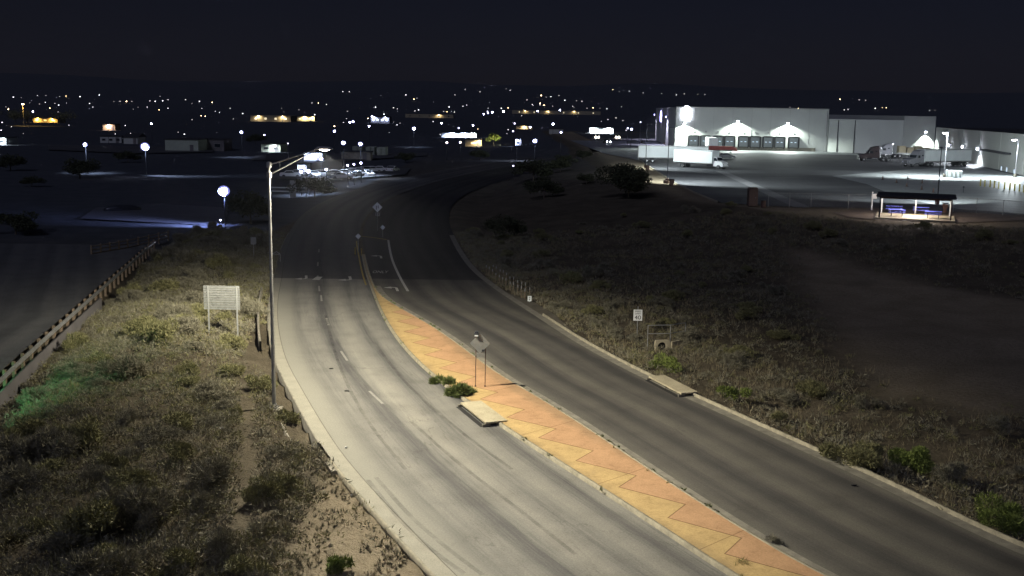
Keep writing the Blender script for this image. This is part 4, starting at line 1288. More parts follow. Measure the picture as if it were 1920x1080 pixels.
# rounded white backlit wall emblem, outline only
mb = MB()
q = on_side(1240, 218) - off + ln_n * .2
mb.box(q, (1.3, .3, 3.9), math.atan2(ln_dir.y, ln_dir.x)); mb.build('lit_blade_sign', 'lamp_blue', t, .3)
mb = MB()
for k in range(2):
    p = on_front((1262, 1268)[k], 245) - off
mb.box(on_front(1268, 262) - off + wn * .05 + Vector((0, 0, -2.0)), (1.1, .08, 2.2), ang); mb.build('door', 'white', t)
mb = MB()
rng0 = [(-1.1, -1.2), (-1.25, .2), (-.8, 1.0), (-1.0, 1.4), (-1.0, 2.1), (-.6, 2.3), (-.55, 2.75), (.1, 2.9), (.6, 2.7), (.65, 2.2), (1.0, 1.9), (.8, 1.1), (1.2, .4), (1.15, -1.2)]
v1 = [pe + wd * x * .95 + Vector((0, 0, z * 1.0)) + wn * .1 for x, z in rng0]; v2 = [q_ + wn * .25 for q_ in v1]
n = len(v1); mb.add(v1 + v2, [tuple(range(n)), tuple(range(n, 2 * n))[::-1]] + [(i, (i + 1) % n, n + (i + 1) % n, n + i) for i in range(n)])
mb.build('lit_wall_emblem', 'lamp_white', t)
mb = MB()
for u in (1535, 1535.5):
    pass
p = W2 - off
mb.tube(p + wn * .2 + Vector((-.4, 0, 0)), p + wn * .2 + Vector((-.4, 0, ZT - .4)), .12, .12, 8); mb.build('downpipe', 'galv', t)

# office and cold-store wing joined on the east
t = thing('cold_store', 'lower pale warehouse wing with plain panels and a long wall facing the yard', 'warehouse', (D1.x, D1.y, YZ))
off = Vector((D1.x, D1.y, YZ))
ZD = 13.3 - YZ
mb = block(MB(), [loc((99.2, 340.6, YZ)), loc(D1), loc(D2), loc((118.4, 420, YZ)), loc((99.2, 420, YZ))], -.3, ZD); mb.build('wall', 'wall', t)
mb = block(MB(), [loc((118.6, 329.0, YZ)), loc((128, 328.4, YZ)), loc((128, 420, YZ)), loc((118.6, 420, YZ))], -.3, 14.6 - YZ); mb.build('tall_wall', 'wallg', t)
F1, F2 = Vector((128.3, 328.5, YZ)), Vector((103.5, 216, YZ))
fd = (F2 - F1).normalized(); fn = Vector((fd.y, -fd.x, 0)); fn = fn if fn.x < 0 else -fn
F3 = F2 + fd * 40
ZF = 11.3 - YZ
mb = block(MB(), [loc(F1), loc(F3), loc(F3 - fn * 60), loc(F1 - fn * 60)], -.3, ZF); mb.build('long_wall', 'wallg', t)
mb = block(MB(), [loc(F1 - fn * .4), loc(F3 - fn * .4), loc(F3 - fn * 59), loc(F1 - fn * 59)], ZF, ZF + .06); mb.build('roof', 'roof', t)
dd = (D1 - Vector((99.2, 340.6, YZ))).normalized(); dn = Vector((dd.y, -dd.x, 0))
for s in (.35, .95):
    q = loc(Vector((99.2, 340.6, YZ)).lerp(D1, s)) + dn * .15
    mb = MB(); mb.tube(q, q + Vector((0, 0, ZD - .3)), .14, .14, 8); mb.build('downpipe', 'roof', t)


def on_long(u, v):
    d = ray(u, v); s = (F1 - Vector((0, 0, HC))).dot(fn) / d.dot(fn)
    return Vector((0, 0, HC)) + d * s


def on_plane(u, v, a, b_):
    e = (b_ - a).normalized(); n_ = Vector((e.y, -e.x, 0)); d = ray(u, v)
    s = (a - Vector((0, 0, HC))).dot(n_) / d.dot(n_)
    return Vector((0, 0, HC)) + d * s


p = on_plane(1735, 247, Vector((118.6, 329.0, YZ)), Vector((128, 328.4, YZ))) - off
wall_pack(t, p, Vector((0, -1, 0)), 16000, (.88, 1, .95), angle=100, down=.22)
for u, v, pw in ((1784, 272, 15000), (1810, 275, 15000), (1839, 279, 18000)):
    wall_pack(t, on_long(u, v) - off, fn, pw, (.86, .92, 1.0), 'lamp_white', down=.8, angle=150, size=1.8)
mb = MB(); q = (on_long(1850, 282) + on_long(1896, 287)) / 2 - off; mb.box(q + fn * .8, ((on_long(1850, 282) - on_long(1896, 287)).length, 1.6, .35), math.atan2(fd.y, fd.x)); mb.build('canopy', 'roof', t)
for u, v in ((1878, 319), (1888, 321), (1902, 325)):
    mb = MB(); q = on_long(u, v) - off; mb.box(q + fn * .03, (1.1, .08, 1.9), math.atan2(fd.y, fd.x)); wf = mb.build('window', 'galv', t)
    mb = MB(); mb.box(q + fn * .09, (.8, .06, 1.6), math.atan2(fd.y, fd.x)); mb.build('pane', 'lit_cyan', wf)
for k in range(1, 7):
    q = F1.lerp(F3, k / 7) - off; mb = MB(); mb.box(q + fn * .02 + Vector((0, 0, ZF / 2)), (.08, .06, ZF - .2), math.atan2(fd.y, fd.x)); mb.build('panel_joint', 'wall', t)


# ---- vehicles (built facing +x)
def wheel(parent, x, y, r, w_=.3, hub='chrome'):
    s = -1 if y < 0 else 1
    mb = MB(); mb.tube((x, y - w_ / 2, r), (x, y + w_ / 2, r), r, r, 18); wl = mb.build('wheel', 'black', parent)
    mb = MB(); mb.tube((x, y + s * (w_ / 2 - .02), r), (x, y + s * (w_ / 2 + .03), r), r * .55, r * .42, 12); mb.build('rim', hub, wl)


def add_trailer_body(t, Ln, Hh, mat='whitet', wheels=True, x0=0.0, zf=1.15, Wd=2.6):
    mb = MB(); mb.box((x0 + Ln / 2, 0, zf + Hh / 2), (Ln, Wd, Hh)); bd = mb.build('cargo_box', mat, t, .04)
    mb = MB()
    for s in (-1, 1):
        mb.box((x0 + Ln / 2, s * (Wd / 2 + .012), zf + Hh - .09), (Ln - .1, .03, .16)); mb.box((x0 + Ln / 2, s * (Wd / 2 + .012), zf + .1), (Ln - .1, .03, .18))
        for e in (.06, Ln - .06): mb.box((x0 + e, s * (Wd / 2 + .012), zf + Hh / 2), (.1, .03, Hh - .4))
    mb.build('edge_rail', 'galv', bd)
    mb = MB(); mb.box((x0 - .02, 0, zf + Hh / 2), (.03, .03, Hh - .2))
    for s in (-.62, .62): mb.tube((x0 - .05, s, zf + .1), (x0 - .05, s, zf + Hh - .1), .025, .025, 6)
    mb.build('rear_door_bar', 'galv', bd)
    mb = MB(); mb.box((x0 + Ln / 2, 0, zf - .1), (Ln - .4, 1.0, .18)); mb.build('frame', 'darkpaint', t)
    return bd


def semi_trailer(name, label, loc_, rz, Ln=16.0, Hh=2.85, lamps=True, mat='whitet'):
    t = thing(name, label, 'trailer', loc_, rz)
    add_trailer_body(t, Ln, Hh, mat)
    for x in (2.0, 3.35):
        for y in (-1.12, 1.12): wheel(t, x, y, .52, .5)
    mb = MB(); mb.box((2.7, 0, .85), (3.2, 1.6, .3)); mb.build('axle_frame', 'darkpaint', t)
    for y in (-.8, .8):
        mb = MB(); mb.box((Ln - 3.0, y, .6), (.14, .14, 1.1)); mb.box((Ln - 3.0, y, .03), (.35, .3, .06)); mb.build('landing_leg', 'darkpaint', t)
    mb = MB(); mb.box((.1, 0, .62), (.1, 2.2, .12))
    for y in (-.7, .7): mb.box((.1, y, .85), (.08, .08, .5))
    mb.build('rear_guard', 'galv', t)
    return t


def tractor_parts(t, x0, paint, hood=True, lights=True):
    """sleeper tractor: rear of frame at x0, nose at about x0 + 8"""
    mb = MB(); mb.prism([(x0 + 2.7, .9), (x0 + 2.7, 3.75), (x0 + 3.2, 3.95), (x0 + 4.6, 3.6), (x0 + 5.25, 2.75), (x0 + 5.55, 2.05), (x0 + 7.55, 1.72), (x0 + 7.75, 1.45), (x0 + 7.8, .75), (x0 + 6.1, .75), (x0 + 5.6, .9)], -1.15, 1.15)
    cab = mb.build('cab', paint, t, .12)
    mb = MB()
    mb.add([(x0 + 5.295, -1.0, 2.72), (x0 + 5.295, 1.0, 2.72), (x0 + 5.575, 1.0, 2.1), (x0 + 5.575, -1.0, 2.1)], [(0, 1, 2, 3)]); mb.build('windscreen', 'glass', cab)
    for s in (-1, 1):
        mb = MB(); mb.box((x0 + 4.8, s * 1.155, 2.35), (.85, .02, .6)); mb.build('side_window', 'glass', cab)
        mb = MB(); mb.box((x0 + 3.6, s * 1.155, 2.6), (.5, .02, .3)); mb.build('sleeper_window', 'glass', cab)
        mb = MB(); mb.box((x0 + 5.45, s * 1.42, 2.35), (.1, .2, .6)); mb.tube((x0 + 5.35, s * 1.1, 2.5), (x0 + 5.45, s * 1.4, 2.5), .025, .025, 6); mb.build('mirror', 'chrome', cab)
        mb = MB(); mb.dome((x0 + 7.72, s * .92, 1.12), .12, .18, .14); mb.build('headlight', 'chrome', t)
        mb = MB(); mb.tube((x0 + 3.2, s * .98, .75), (x0 + 4.7, s * .98, .75), .33, .33, 12); mb.build('fuel_tank', 'chrome', t)
        mb = MB(); mb.tube((x0 + 2.5, s * 1.05, 1.0), (x0 + 2.5, s * 1.05, 4.0), .08, .08, 8); mb.build('exhaust_stack', 'chrome', t)
        mb = MB(); mb.prism([(x0 + 5.9, .65), (x0 + 6.1, 1.15), (x0 + 6.65, 1.28), (x0 + 7.2, 1.15), (x0 + 7.35, .7)], s * 1.16 - .1, s * 1.16 + .1); mb.build('fender', paint, t, .04)
    mb = MB(); mb.box((x0 + 7.8, 0, 1.15), (.06, 1.1, .8)); mb.build('grille', 'chrome', t)
    mb = MB(); mb.box((x0 + 7.85, 0, .55), (.18, 2.3, .32)); mb.build('bumper', 'chrome', t, .04)
    mb = MB(); mb.box((x0 + 3.3, 0, .7), (6.6, .85, .25)); mb.tube((x0 + .9, 0, .98), (x0 + .9, 0, 1.08), .45, .45, 12); mb.build('frame', 'darkpaint', t)
    for x in (x0 + .45, x0 + 1.75):
        for y in (-1.0, 1.0): wheel(t, x, y, .52, .55)
    for y in (-1.05, 1.05): wheel(t, x0 + 6.6, y, .52, .32)


# box truck, facing the east
pr, pf = Gy(1268, 312.5), Gy(1360, 318)
rz = math.atan2((pf - pr).y, (pf - pr).x)
Lb = (pf - pr).length
t = thing('box_truck', 'white box truck with short white cab parked beside the longer trailer', 'truck', pr, rz)
add_trailer_body(t, Lb - 2.5, 2.75, 'whitet', x0=0, zf=1.05, Wd=2.5)
c0 = Lb - 2.45
mb = MB(); mb.prism([(c0, .75), (c0, 2.45), (c0 + .25, 2.55), (c0 + .75, 2.5), (c0 + 1.2, 1.75), (c0 + 2.15, 1.5), (c0 + 2.4, 1.3), (c0 + 2.45, .55), (c0 + 2.1, .55), (c0, .6)], -1.0, 1.0); cab = mb.build('cab', 'white', t, .08)
mb = MB(); mb.add([(c0 + .80, -.88, 2.42), (c0 + .80, .88, 2.42), (c0 + 1.20, .88, 1.80), (c0 + 1.20, -.88, 1.80)], [(0, 1, 2, 3)]); mb.build('windscreen', 'glass', cab)
for s in (-1, 1):
    mb = MB(); mb.prism([(c0 + .2, 1.75), (c0 + .2, 2.35), (c0 + .68, 2.35), (c0 + 1.02, 1.75)], s * 1.0 - .012, s * 1.0 + .012); mb.build('side_window', 'glass', cab)
    mb = MB(); mb.dome((c0 + 2.4, s * .75, 1.0), .08, .16, .13); mb.build('headlight', 'chrome', t)
    mb = MB(); mb.box((c0 + 1.1, s * 1.2, 1.9), (.08, .16, .4)); mb.build('mirror', 'darkpaint', t)
mb = MB(); mb.box((c0 + 2.48, 0, .6), (.14, 2.05, .25)); mb.build('bumper', 'galv', t, .03)
mb = MB(); mb.box((c0 - .3, 0, .65), (3.4, .8, .22)); mb.build('chassis', 'darkpaint', t)
for y in (-.95, .95): wheel(t, 2.4, y, .47, .5); wheel(t, c0 + 1.35, y, .47, .28)
# long trailer behind the box truck, backed off to the west
pr, pf = Gy(1196, 304.5), Gy(1226, 306.5)
rz = math.atan2((pf - pr).y, (pf - pr).x)
t = semi_trailer('semi_trailer', 'long white semi trailer parked behind the white box truck', Gy(1196, 304.5), -.12, 16.0)
# trailer at the dock with its red tractor
p = on_front(1330, 262); dk_dir = wn
rz = math.atan2(wn.y, wn.x) - .03
t = semi_trailer('semi_trailer', 'white trailer backed into the truck dock behind the low red trailer', (p.x + wn.x * .6, p.y + wn.y * .6, YZ), rz, 14.5)
t2 = thing('open_trailer', 'low red open-top trailer standing in front of the docked white trailer', 'trailer', Gy(1327, 287), .02)
mb = MB(); mb.box((3.6, 0, 1.55), (7.2, 2.4, 1.1))
for k in range(9): mb.box((.2 + k * .85, -1.23, 1.55), (.12, .08, 1.1))
mb.build('body', 'red', t2, .03)
mb = MB(); mb.prism([(7.2, .8), (7.2, 1.9), (8.1, 1.7), (8.4, 1.1), (8.4, .7)], -1.0, 1.0); mb.build('gooseneck', 'red', t2, .04)
mb = MB(); mb.box((3.6, 0, .85), (7.0, .9, .2)); mb.build('frame', 'darkpaint', t2)
for x in (1.2, 2.4):
    for y in (-1.05, 1.05): wheel(t2, x, y, .48, .4)
mb = MB(); mb.box((6.6, -.7, .4), (.14, .14, .8)); mb.build('landing_leg', 'darkpaint', t2)
# dark car beside the box truck nose
def car(name, label, loc_, rz, paint, group=None, cat='car'):
    t = thing(name, label, cat, loc_, rz, group)
    mb = MB(); mb.prism([(-2.2, .35), (-2.25, .8), (-2.1, 1.0), (-1.5, 1.05), (-.9, 1.45), (.35, 1.48), (1.0, 1.02), (2.0, .85), (2.25, .65), (2.25, .35)], -.88, .88); bd = mb.build('body', paint, t, .08)
    mb = MB()
    for s in (-1, 1): mb.prism([(-1.3, 1.05), (-.82, 1.38), (.28, 1.40), (.8, 1.05)], s * .885 - .012, s * .885 + .012)
    mb.add([(.42, -.75, 1.44), (.42, .75, 1.44), (.98, .78, 1.06), (.98, -.78, 1.06)], [(0, 1, 2, 3)]); mb.add([(-.97, -.75, 1.43), (-.97, .75, 1.43), (-1.48, .78, 1.08), (-1.48, -.78, 1.08)], [(0, 1, 2, 3)])
    mb.build('window', 'glass', bd)
    for x in (-1.4, 1.4):
        for y in (-.82, .82): wheel(t, x, y, .33, .22)
    for y in (-.65, .65):
        mb = MB(); mb.dome((2.22, y, .68), .06, .16, .09); mb.build('headlight', 'chrome', t)
        mb = MB(); mb.box((-2.24, y, .82), (.05, .3, .14)); mb.build('tail_light', 'red', t)
    return t


car('parked_car', 'dark car parked behind the nose of the white box truck', Gy(1361, 298), .1, 'darkpaint')
# semi trucks on the east side, noses to the west
t = thing('semi_truck', 'silver semi truck with long white trailer parked by the long wall', 'semi truck', Gy(1812, 311), math.atan2(*(Gy(1668, 313) - Gy(1812, 311)).yx))
add_trailer_body(t, 15.6, 2.85)
for x in (2.0, 3.35):
    for y in (-1.12, 1.12): wheel(t, x, y, .52, .5)
tractor_parts(t, 12.6, 'silver')
t = thing('semi_truck', 'dark maroon semi tractor parked ahead of the silver semi truck', 'semi truck', Gy(1662, 303), PI - .05)
tractor_parts(t, -.6, 'maroon')
t = thing('semi_truck', 'third semi truck with a pale low load, half hidden behind the silver one', 'semi truck', Gy(1745, 297), PI - .06)
tractor_parts(t, 8.4, 'silver')
mb = MB(); mb.box((4.4, 0, 1.3), (10, 2.5, .3)); mb.build('flatbed', 'galv', t)
mb = MB()
for k in range(4): mb.box((1.6 + k * 2.2, 0, 2.2 + .2 * (k % 2)), (1.9, 2.3, 1.5 + .4 * (k % 2)))
mb.build('crate_load', 'tan', t, .05)
for x in (.6, 1.9):
    for y in (-1.1, 1.1): wheel(t, x, y, .5, .5)

# ---- small things in the yard
p = Gy(1772, 333); q = Gy(1802, 334)
t = thing('skip_bin', 'pale ribbed metal bin standing on the lit concrete by the pole lamp', 'bin', p, math.atan2((q - p).y, (q - p).x))
lw = (q - p).length
mb = MB(); mb.prism([(0, .1), (-.15, 1.4), (lw + .15, 1.4), (lw, .1)], 0, 1.6); mb.build('body', 'whitet', t, .03)
mb = MB()
for k in range(4): mb.box((lw * (k + .5) / 4, -.05, .75), (.12, .1, 1.2))
mb.build('rib', 'greenwall', t)
cone0 = None
for u, v, lb in ((1655, 337, 'traffic cone on the yard paving before the maroon tractor'), (1681, 343, 'traffic cone on the dark edge of the lit concrete'), (1702, 336, 'traffic cone standing out on the lit concrete, farthest up the yard'),
                 (1700, 350, 'traffic cone between two others on the lit concrete'), (1728, 356, 'traffic cone above the shelter ridge on the lit concrete'), (1750, 361, 'traffic cone just behind the shelter roof by the dark pole'), (1729, 344, 'small traffic cone alone in the middle of the bright concrete')):
    q = Gy(u, v)
    if cone0 is None:
        cone0 = thing('traffic_cone', lb, 'traffic cone', q, 0, 'cones on the yard')
        mb = MB(); mb.tube((0, 0, .04), (0, 0, .72), .17, .04, 12); mb.build('cone', 'rust', cone0)
        mb = MB(); mb.box((0, 0, .02), (.5, .5, .05)); mb.build('base', 'black', cone0)
    else: dup(cone0, q, random.random(), lb.replace(', farthest up the yard', ' nearer the trucks') if 'farthest' in lb else lb)
b0 = None
for k, (u, v) in enumerate([(1838, 349), (1846, 350), (1856, 351), (1864, 352.5), (1872, 354), (1883, 355), (1893, 356.5), (1902, 358), (1911, 359), (1919, 360.5)]):
    q = Gy(u, v); lb = 'yellow steel bollard in the row before the long wall'
    if b0 is None:
        b0 = thing('bollard', lb, 'bollard', q, 0, 'yellow bollards along the long wall')
        mb = MB(); mb.tube((0, 0, 0), (0, 0, 1.15), .11, .11, 10); mb.build('pipe', 'yellow', b0)
        mb = MB(); mb.dome((0, 0, 1.15), .11, .11, .07); mb.build('cap', 'yellow', b0)
    else: dup(b0, q)
q = Gy(1806, 361); t = thing('sign_post', 'thin dark post standing on the bright concrete beyond the shelter', 'post', q)
mb = MB(); mb.tube((0, 0, 0), (0, 0, 1.0), .05, .05, 8); mb.build('post', 'darkpaint', t); mb = MB(); mb.box((0, -.03, .85), (.25, .03, .3)); mb.build('plate', 'darkpaint', t)
for u, v, h_, w_, lb, mt in ((1410, 386, 2.3, 1.15, 'tall dark portable toilet at the lower edge of the yard', 'plastic'),):
    q = Gy(u, v); t = thing('portable_toilet', lb, 'toilet', q)
    mb = MB(); mb.box((0, 0, 1.05), (w_, w_, 2.1)); mb.build('cabin', mt, t, .05)
    mb = MB(); mb.prism([(-w_ / 2 - .03, 2.1), (-w_ / 2 + .15, 2.38), (w_ / 2 - .15, 2.38), (w_ / 2 + .03, 2.1)], -w_ / 2 - .03, w_ / 2 + .03); mb.build('roof', mt, t, .03)
    mb = MB(); mb.box((0, -w_ / 2 - .015, 1.05), (.75, .03, 1.85)); dr = mb.build('door', mt, t, .01); mb = MB(); mb.box((.28, -w_ / 2 - .05, 1.1), (.05, .05, .16)); mb.build('handle', 'galv', dr)
q = Gy(1431, 389); t = thing('trash_barrel', 'dark barrel beside the portable toilet', 'barrel', q)
mb = MB(); mb.tube((0, 0, 0), (0, 0, .85), .3, .3, 14); mb.build('drum', 'rust', t); mb = MB(); mb.tube((0, 0, .85), (0, 0, .93), .33, .33, 14); mb.build('rim', 'darkpaint', t)
for u, v, lb in ((1248, 344, 'small brown box at the foot of the near unlit yard pole'), (1259, 348, 'brown bin on the dirt beside the near unlit yard pole'), (1214, 319, 'brown bin on the dirt at the second unlit yard pole')):
    q = Gy(u, v); t = thing('litter_bin', lb, 'bin', q, .2); big = u != 1248
    mb = MB(); mb.prism([(-.3, 0), (-.34, .95 if big else .5), (.34, .95 if big else .5), (.3, 0)], -.3, .3); mb.build('body', 'rust', t, .03)
    if big: mb = MB(); mb.box((0, 0, 1.03), (.74, .66, .1)); mb.build('lid', 'darkpaint', t, .02)


def yard_pole(label, u, vb, u_t, v_t, arm=(1.4, .3), lit=None, power=0, aim=None, c=(.86, .97, 1), angle=140, z=YZ, mat='darkpaint', name='yard_lamp', lens='lamp_white', lens_s=.5):
    g = G(u, vb, z); tp = P(u_t, v_t, g.y)
    t = thing(name, label, 'lamp post', g)
    h_ = tp.z - z
    mb = MB(); mb.tube((0, 0, 0), (0, 0, h_), .085, .05, 10); mb.build('pole', mat, t)
    mb = MB(); mb.tube((0, 0, 0), (0, 0, .7), .3, .3, 12); mb.build('footing', 'concrete' if mat != 'darkpaint' else 'rust', t)
    av = Vector((arm[0], arm[1], 0))
    if av.length > .05:
        mb = MB(); mb.tube((0, 0, h_ - .05), Vector((0, 0, h_ - .05)) + av, .04, .04, 6); mb.build('arm', mat, t)
    hp = Vector((0, 0, h_ - .05)) + av
    mb = MB(); mb.box(hp, (.75, .45, .16), math.atan2(arm[1], arm[0] + 1e-6)); hd = mb.build('lamp_head', mat, t, .03)
    if lit:
        mb = MB(); mb.dome(hp + Vector((0, 0, -.1)), lens_s, lens_s * .6, .16, 10, 5); mb.build('lens', lit, hd)
    if power:
        lamp_light(hd, hp + Vector((0, 0, -.32)), power, c, 'SPOT', .2, Vector(aim), angle, .5)
    return t


yard_pole('dark yard lamp pole at the kerb in front of the white box truck', 1251, 343, 1255, 238, (2.0, .4), None, 23000, (.6, .6, -.75), angle=155)
yard_pole('dark yard lamp pole beside the tail of the long white trailer', 1210.5, 315, 1212, 232, (0.6, .2), None, 14000, (.6, .3, -.8), angle=150)
yard_pole('thin dark pole beyond the long trailer, close to the warehouse corner', 1203, 268, 1204, 217, (.6, .2))
yard_pole('dark pole rising in front of the warehouse side wall', 1246, 270.5, 1247, 214, (.5, -.2))
yard_pole('dark lamp pole rising behind the picnic shelter', 1757, 383, 1765, 276, (.2, .9), None, 12000, (-.1, .75, -.6), angle=130)
yard_pole('pale yard lamp pole lit against the long wall, behind the silver semi trailer', 1770, 333, 1774, 248, (-.6, -.3), 'lamp_white', 42000, (.05, .4, -.75), mat='silver', angle=165)
yard_pole('pale yard lamp pole lit above the bollards', 1903, 332, 1905, 261, (-.9, -.3), 'lamp_white', 14000, (-.2, -.35, -1), mat='silver', angle=150)

# picnic shelter
s0, s1 = Gy(1648, 409), Gy(1782, 415.5)
sx_ = (s1 - s0); Ls = sx_.length; rz = math.atan2(sx_.y, sx_.x)
t = thing('picnic_shelter', 'open picnic shelter with dark sloped roof and lit floor at the yard edge', 'shelter', s0, rz)
DEP = 6.2; hf, hb = 2.5, 2.6
mb = MB(); mb.box((Ls / 2, DEP / 2 - .2, .05), (Ls + .9, DEP + .9, .14)); mb.build('slab', 'inlet', t)
for k, (x, y, mt, h_) in enumerate(((0, 0, 'darkpaint', hf), (Ls, 0, 'rust', hf), (0, DEP, 'white', hf), (Ls, DEP, 'white', hf), (Ls * .5, DEP, 'galv', hf), (Ls * .5, 0, None, 0))):
    if mt:
        mb = MB(); mb.box((x, y, h_ / 2 + .1), (.15, .15, h_)); mb.build('post', mt, t)
mb = MB()
# low gable along x
ov = .45; e0 = hf; rg = hf + .14
prof = [(-ov, e0), (DEP / 2, rg), (DEP + ov, e0), (DEP + ov, e0 + .14), (DEP / 2, rg + .16), (-ov, e0 + .14)]
vs = [(-ov, y, z) for y, z in prof] + [(Ls + ov, y, z) for y, z in prof]; n = 6
mb.add(vs, [tuple(range(n)), tuple(range(n, 2 * n))[::-1]] + [(i, (i + 1) % n, n + (i + 1) % n, n + i) for i in range(n)]); rf = mb.build('roof', 'roof', t)
mb = MB()
for y in (0, DEP): mb.box((Ls / 2, y, hf - .1), (Ls, .12, .2))
for x in (0, Ls): mb.box((x, DEP / 2, hf - .1), (.12, DEP - .12, .2))
mb.build('beam', 'rust', t)
mb = MB(); mb.box((Ls / 2, DEP / 2, hf - .02), (1.3, .2, .08)); mb.build('ceiling_light', 'lamp_white', t)
lamp_light(t, (Ls / 2, DEP / 2, hf - .2), 1500, (1.0, .86, .74), 'POINT', .25)
lamp_light(t, (Ls * .2, DEP * .5, hf - .15), 330, (.9, .86, .9), 'POINT', .2)


def picnic_table(label, u, v, rz_):
    g = Gy(u, v); g.z = YZ + .12
    t = thing('picnic_table', label, 'picnic table', g, rz_)
    mb = MB()
    for k in range(4): mb.box((0, -.33 + k * .22, .74), (1.85, .2, .04))
    mb.build('tabletop', 'blue', t)
    for s in (-1, 1):
        mb = MB()
        for k in range(2): mb.box((0, s * (.66 + .12 * k), .45), (1.85, .11, .04))
        mb.build('bench', 'blue', t)
        mb = MB(); mb.tube((s * .6, -.7, .42), (s * .6, .7, .42), .03, .03, 6); mb.tube((s * .6, -.28, .73), (s * .6, -.62, 0), .03, .03, 6); mb.tube((s * .6, .28, .73), (s * .6, .62, 0), .03, .03, 6); mb.build('leg', 'darkpaint', t)
    return t


picnic_table('blue picnic table under the shelter by the dark front post', 1681, 407, rz)
picnic_table('blue picnic table under the shelter, behind the one by the dark front post', 1676, 399.5, rz)
picnic_table('blue picnic table under the shelter, behind the one by the brown post', 1726, 402, rz)
picnic_table('blue picnic table under the shelter by the brown front post', 1749, 410.5, rz)
g = Gy(1771, 400); t = thing('grill', 'brown barbecue grill on a stand by the back post of the shelter', 'grill', (g.x, g.y, YZ + .12))
mb = MB(); mb.box((0, 0, .75), (.55, .45, .5)); mb.build('firebox', 'rust', t, .04); mb = MB(); mb.box((0, 0, .25), (.3, .25, .5)); mb.build('stand', 'rust', t); mb = MB(); mb.box((0, 0, 1.12), (.6, .5, .14)); mb.build('hood', 'darkpaint', t, .05)
g = Gy(1634, 394); t = thing('notice_post', 'white post with a rounded white board beside the picnic shelter', 'sign post', g)
mb = MB(); mb.box((0, 0, 1.15), (.14, .14, 2.3)); mb.build('post', 'white', t)
mb = MB(); mb.box((.32, -.02, 1.75), (.5, .06, .62)); mb.build('board', 'white', t, .025)
sheet('dirt_path', [Gy(u, v) for u, v in [(1560, 398), (1635, 390), (1800, 394), (1925, 404), (1930, 412), (1800, 417), (1640, 411), (1590, 407)]], YZ - .03, concrete('tan_dirt', (.20, .15, .11), .8))

# chain link fence along the low side of the yard
fpts = [Gy(u, v) for u, v in [(1440, 388), (1520, 390), (1590, 391.5), (1635, 392)]]; fp2 = [Gy(u, v) for u, v in [(1787, 397), (1830, 399.5), (1880, 403.5), (1930, 408), (1990, 413)]]


def chain_fence(label, pts, hgt=1.8):
    t = thing('chain_link_fence', label, 'fence', pts[0]); o_ = pts[0]
    mbw = MB(); mbr = MB()
    for a, b_ in zip(pts, pts[1:]):
        d = b_ - a; ln_ = d.length; e = d / ln_; k = max(1, round(ln_ / 3.2))
        for i in range(k):
            q = a + d * i / k - o_; mb = MB(); mb.tube(q, q + Vector((0, 0, hgt + .08)), .035, .035, 6); mb.build('post', 'galv', t)
        mbr.tube(a - o_ + Vector((0, 0, hgt)), b_ - o_ + Vector((0, 0, hgt)), .022, .022, 6)
        s = 0.0
        while s < ln_ + hgt:
            for sg in (1, -1):
                x0, x1 = (s - hgt, s) if sg > 0 else (s, s - hgt)
                z0_, z1_ = 0.0, hgt
                lo, hi = 0.0, 1.0
                if x1 != x0:
                    ts = sorted(((0 - x0) / (x1 - x0), (ln_ - x0) / (x1 - x0))); lo, hi = max(0, ts[0]), min(1, ts[1])
                if hi > lo:
                    A_ = a - o_ + e * (x0 + (x1 - x0) * lo) + Vector((0, 0, hgt * lo)); B2 = a - o_ + e * (x0 + (x1 - x0) * hi) + Vector((0, 0, hgt * hi))
                    mbw.tube(A_, B2, .004, .004, 3)
            s += .17
    mbr.build('rail', 'galv', t); mbw.build('mesh', 'galv', t)


chain_fence('chain link fence at the low edge of the yard between toilet and shelter', fpts)
chain_fence('chain link fence beyond the shelter along the bright concrete', fp2)

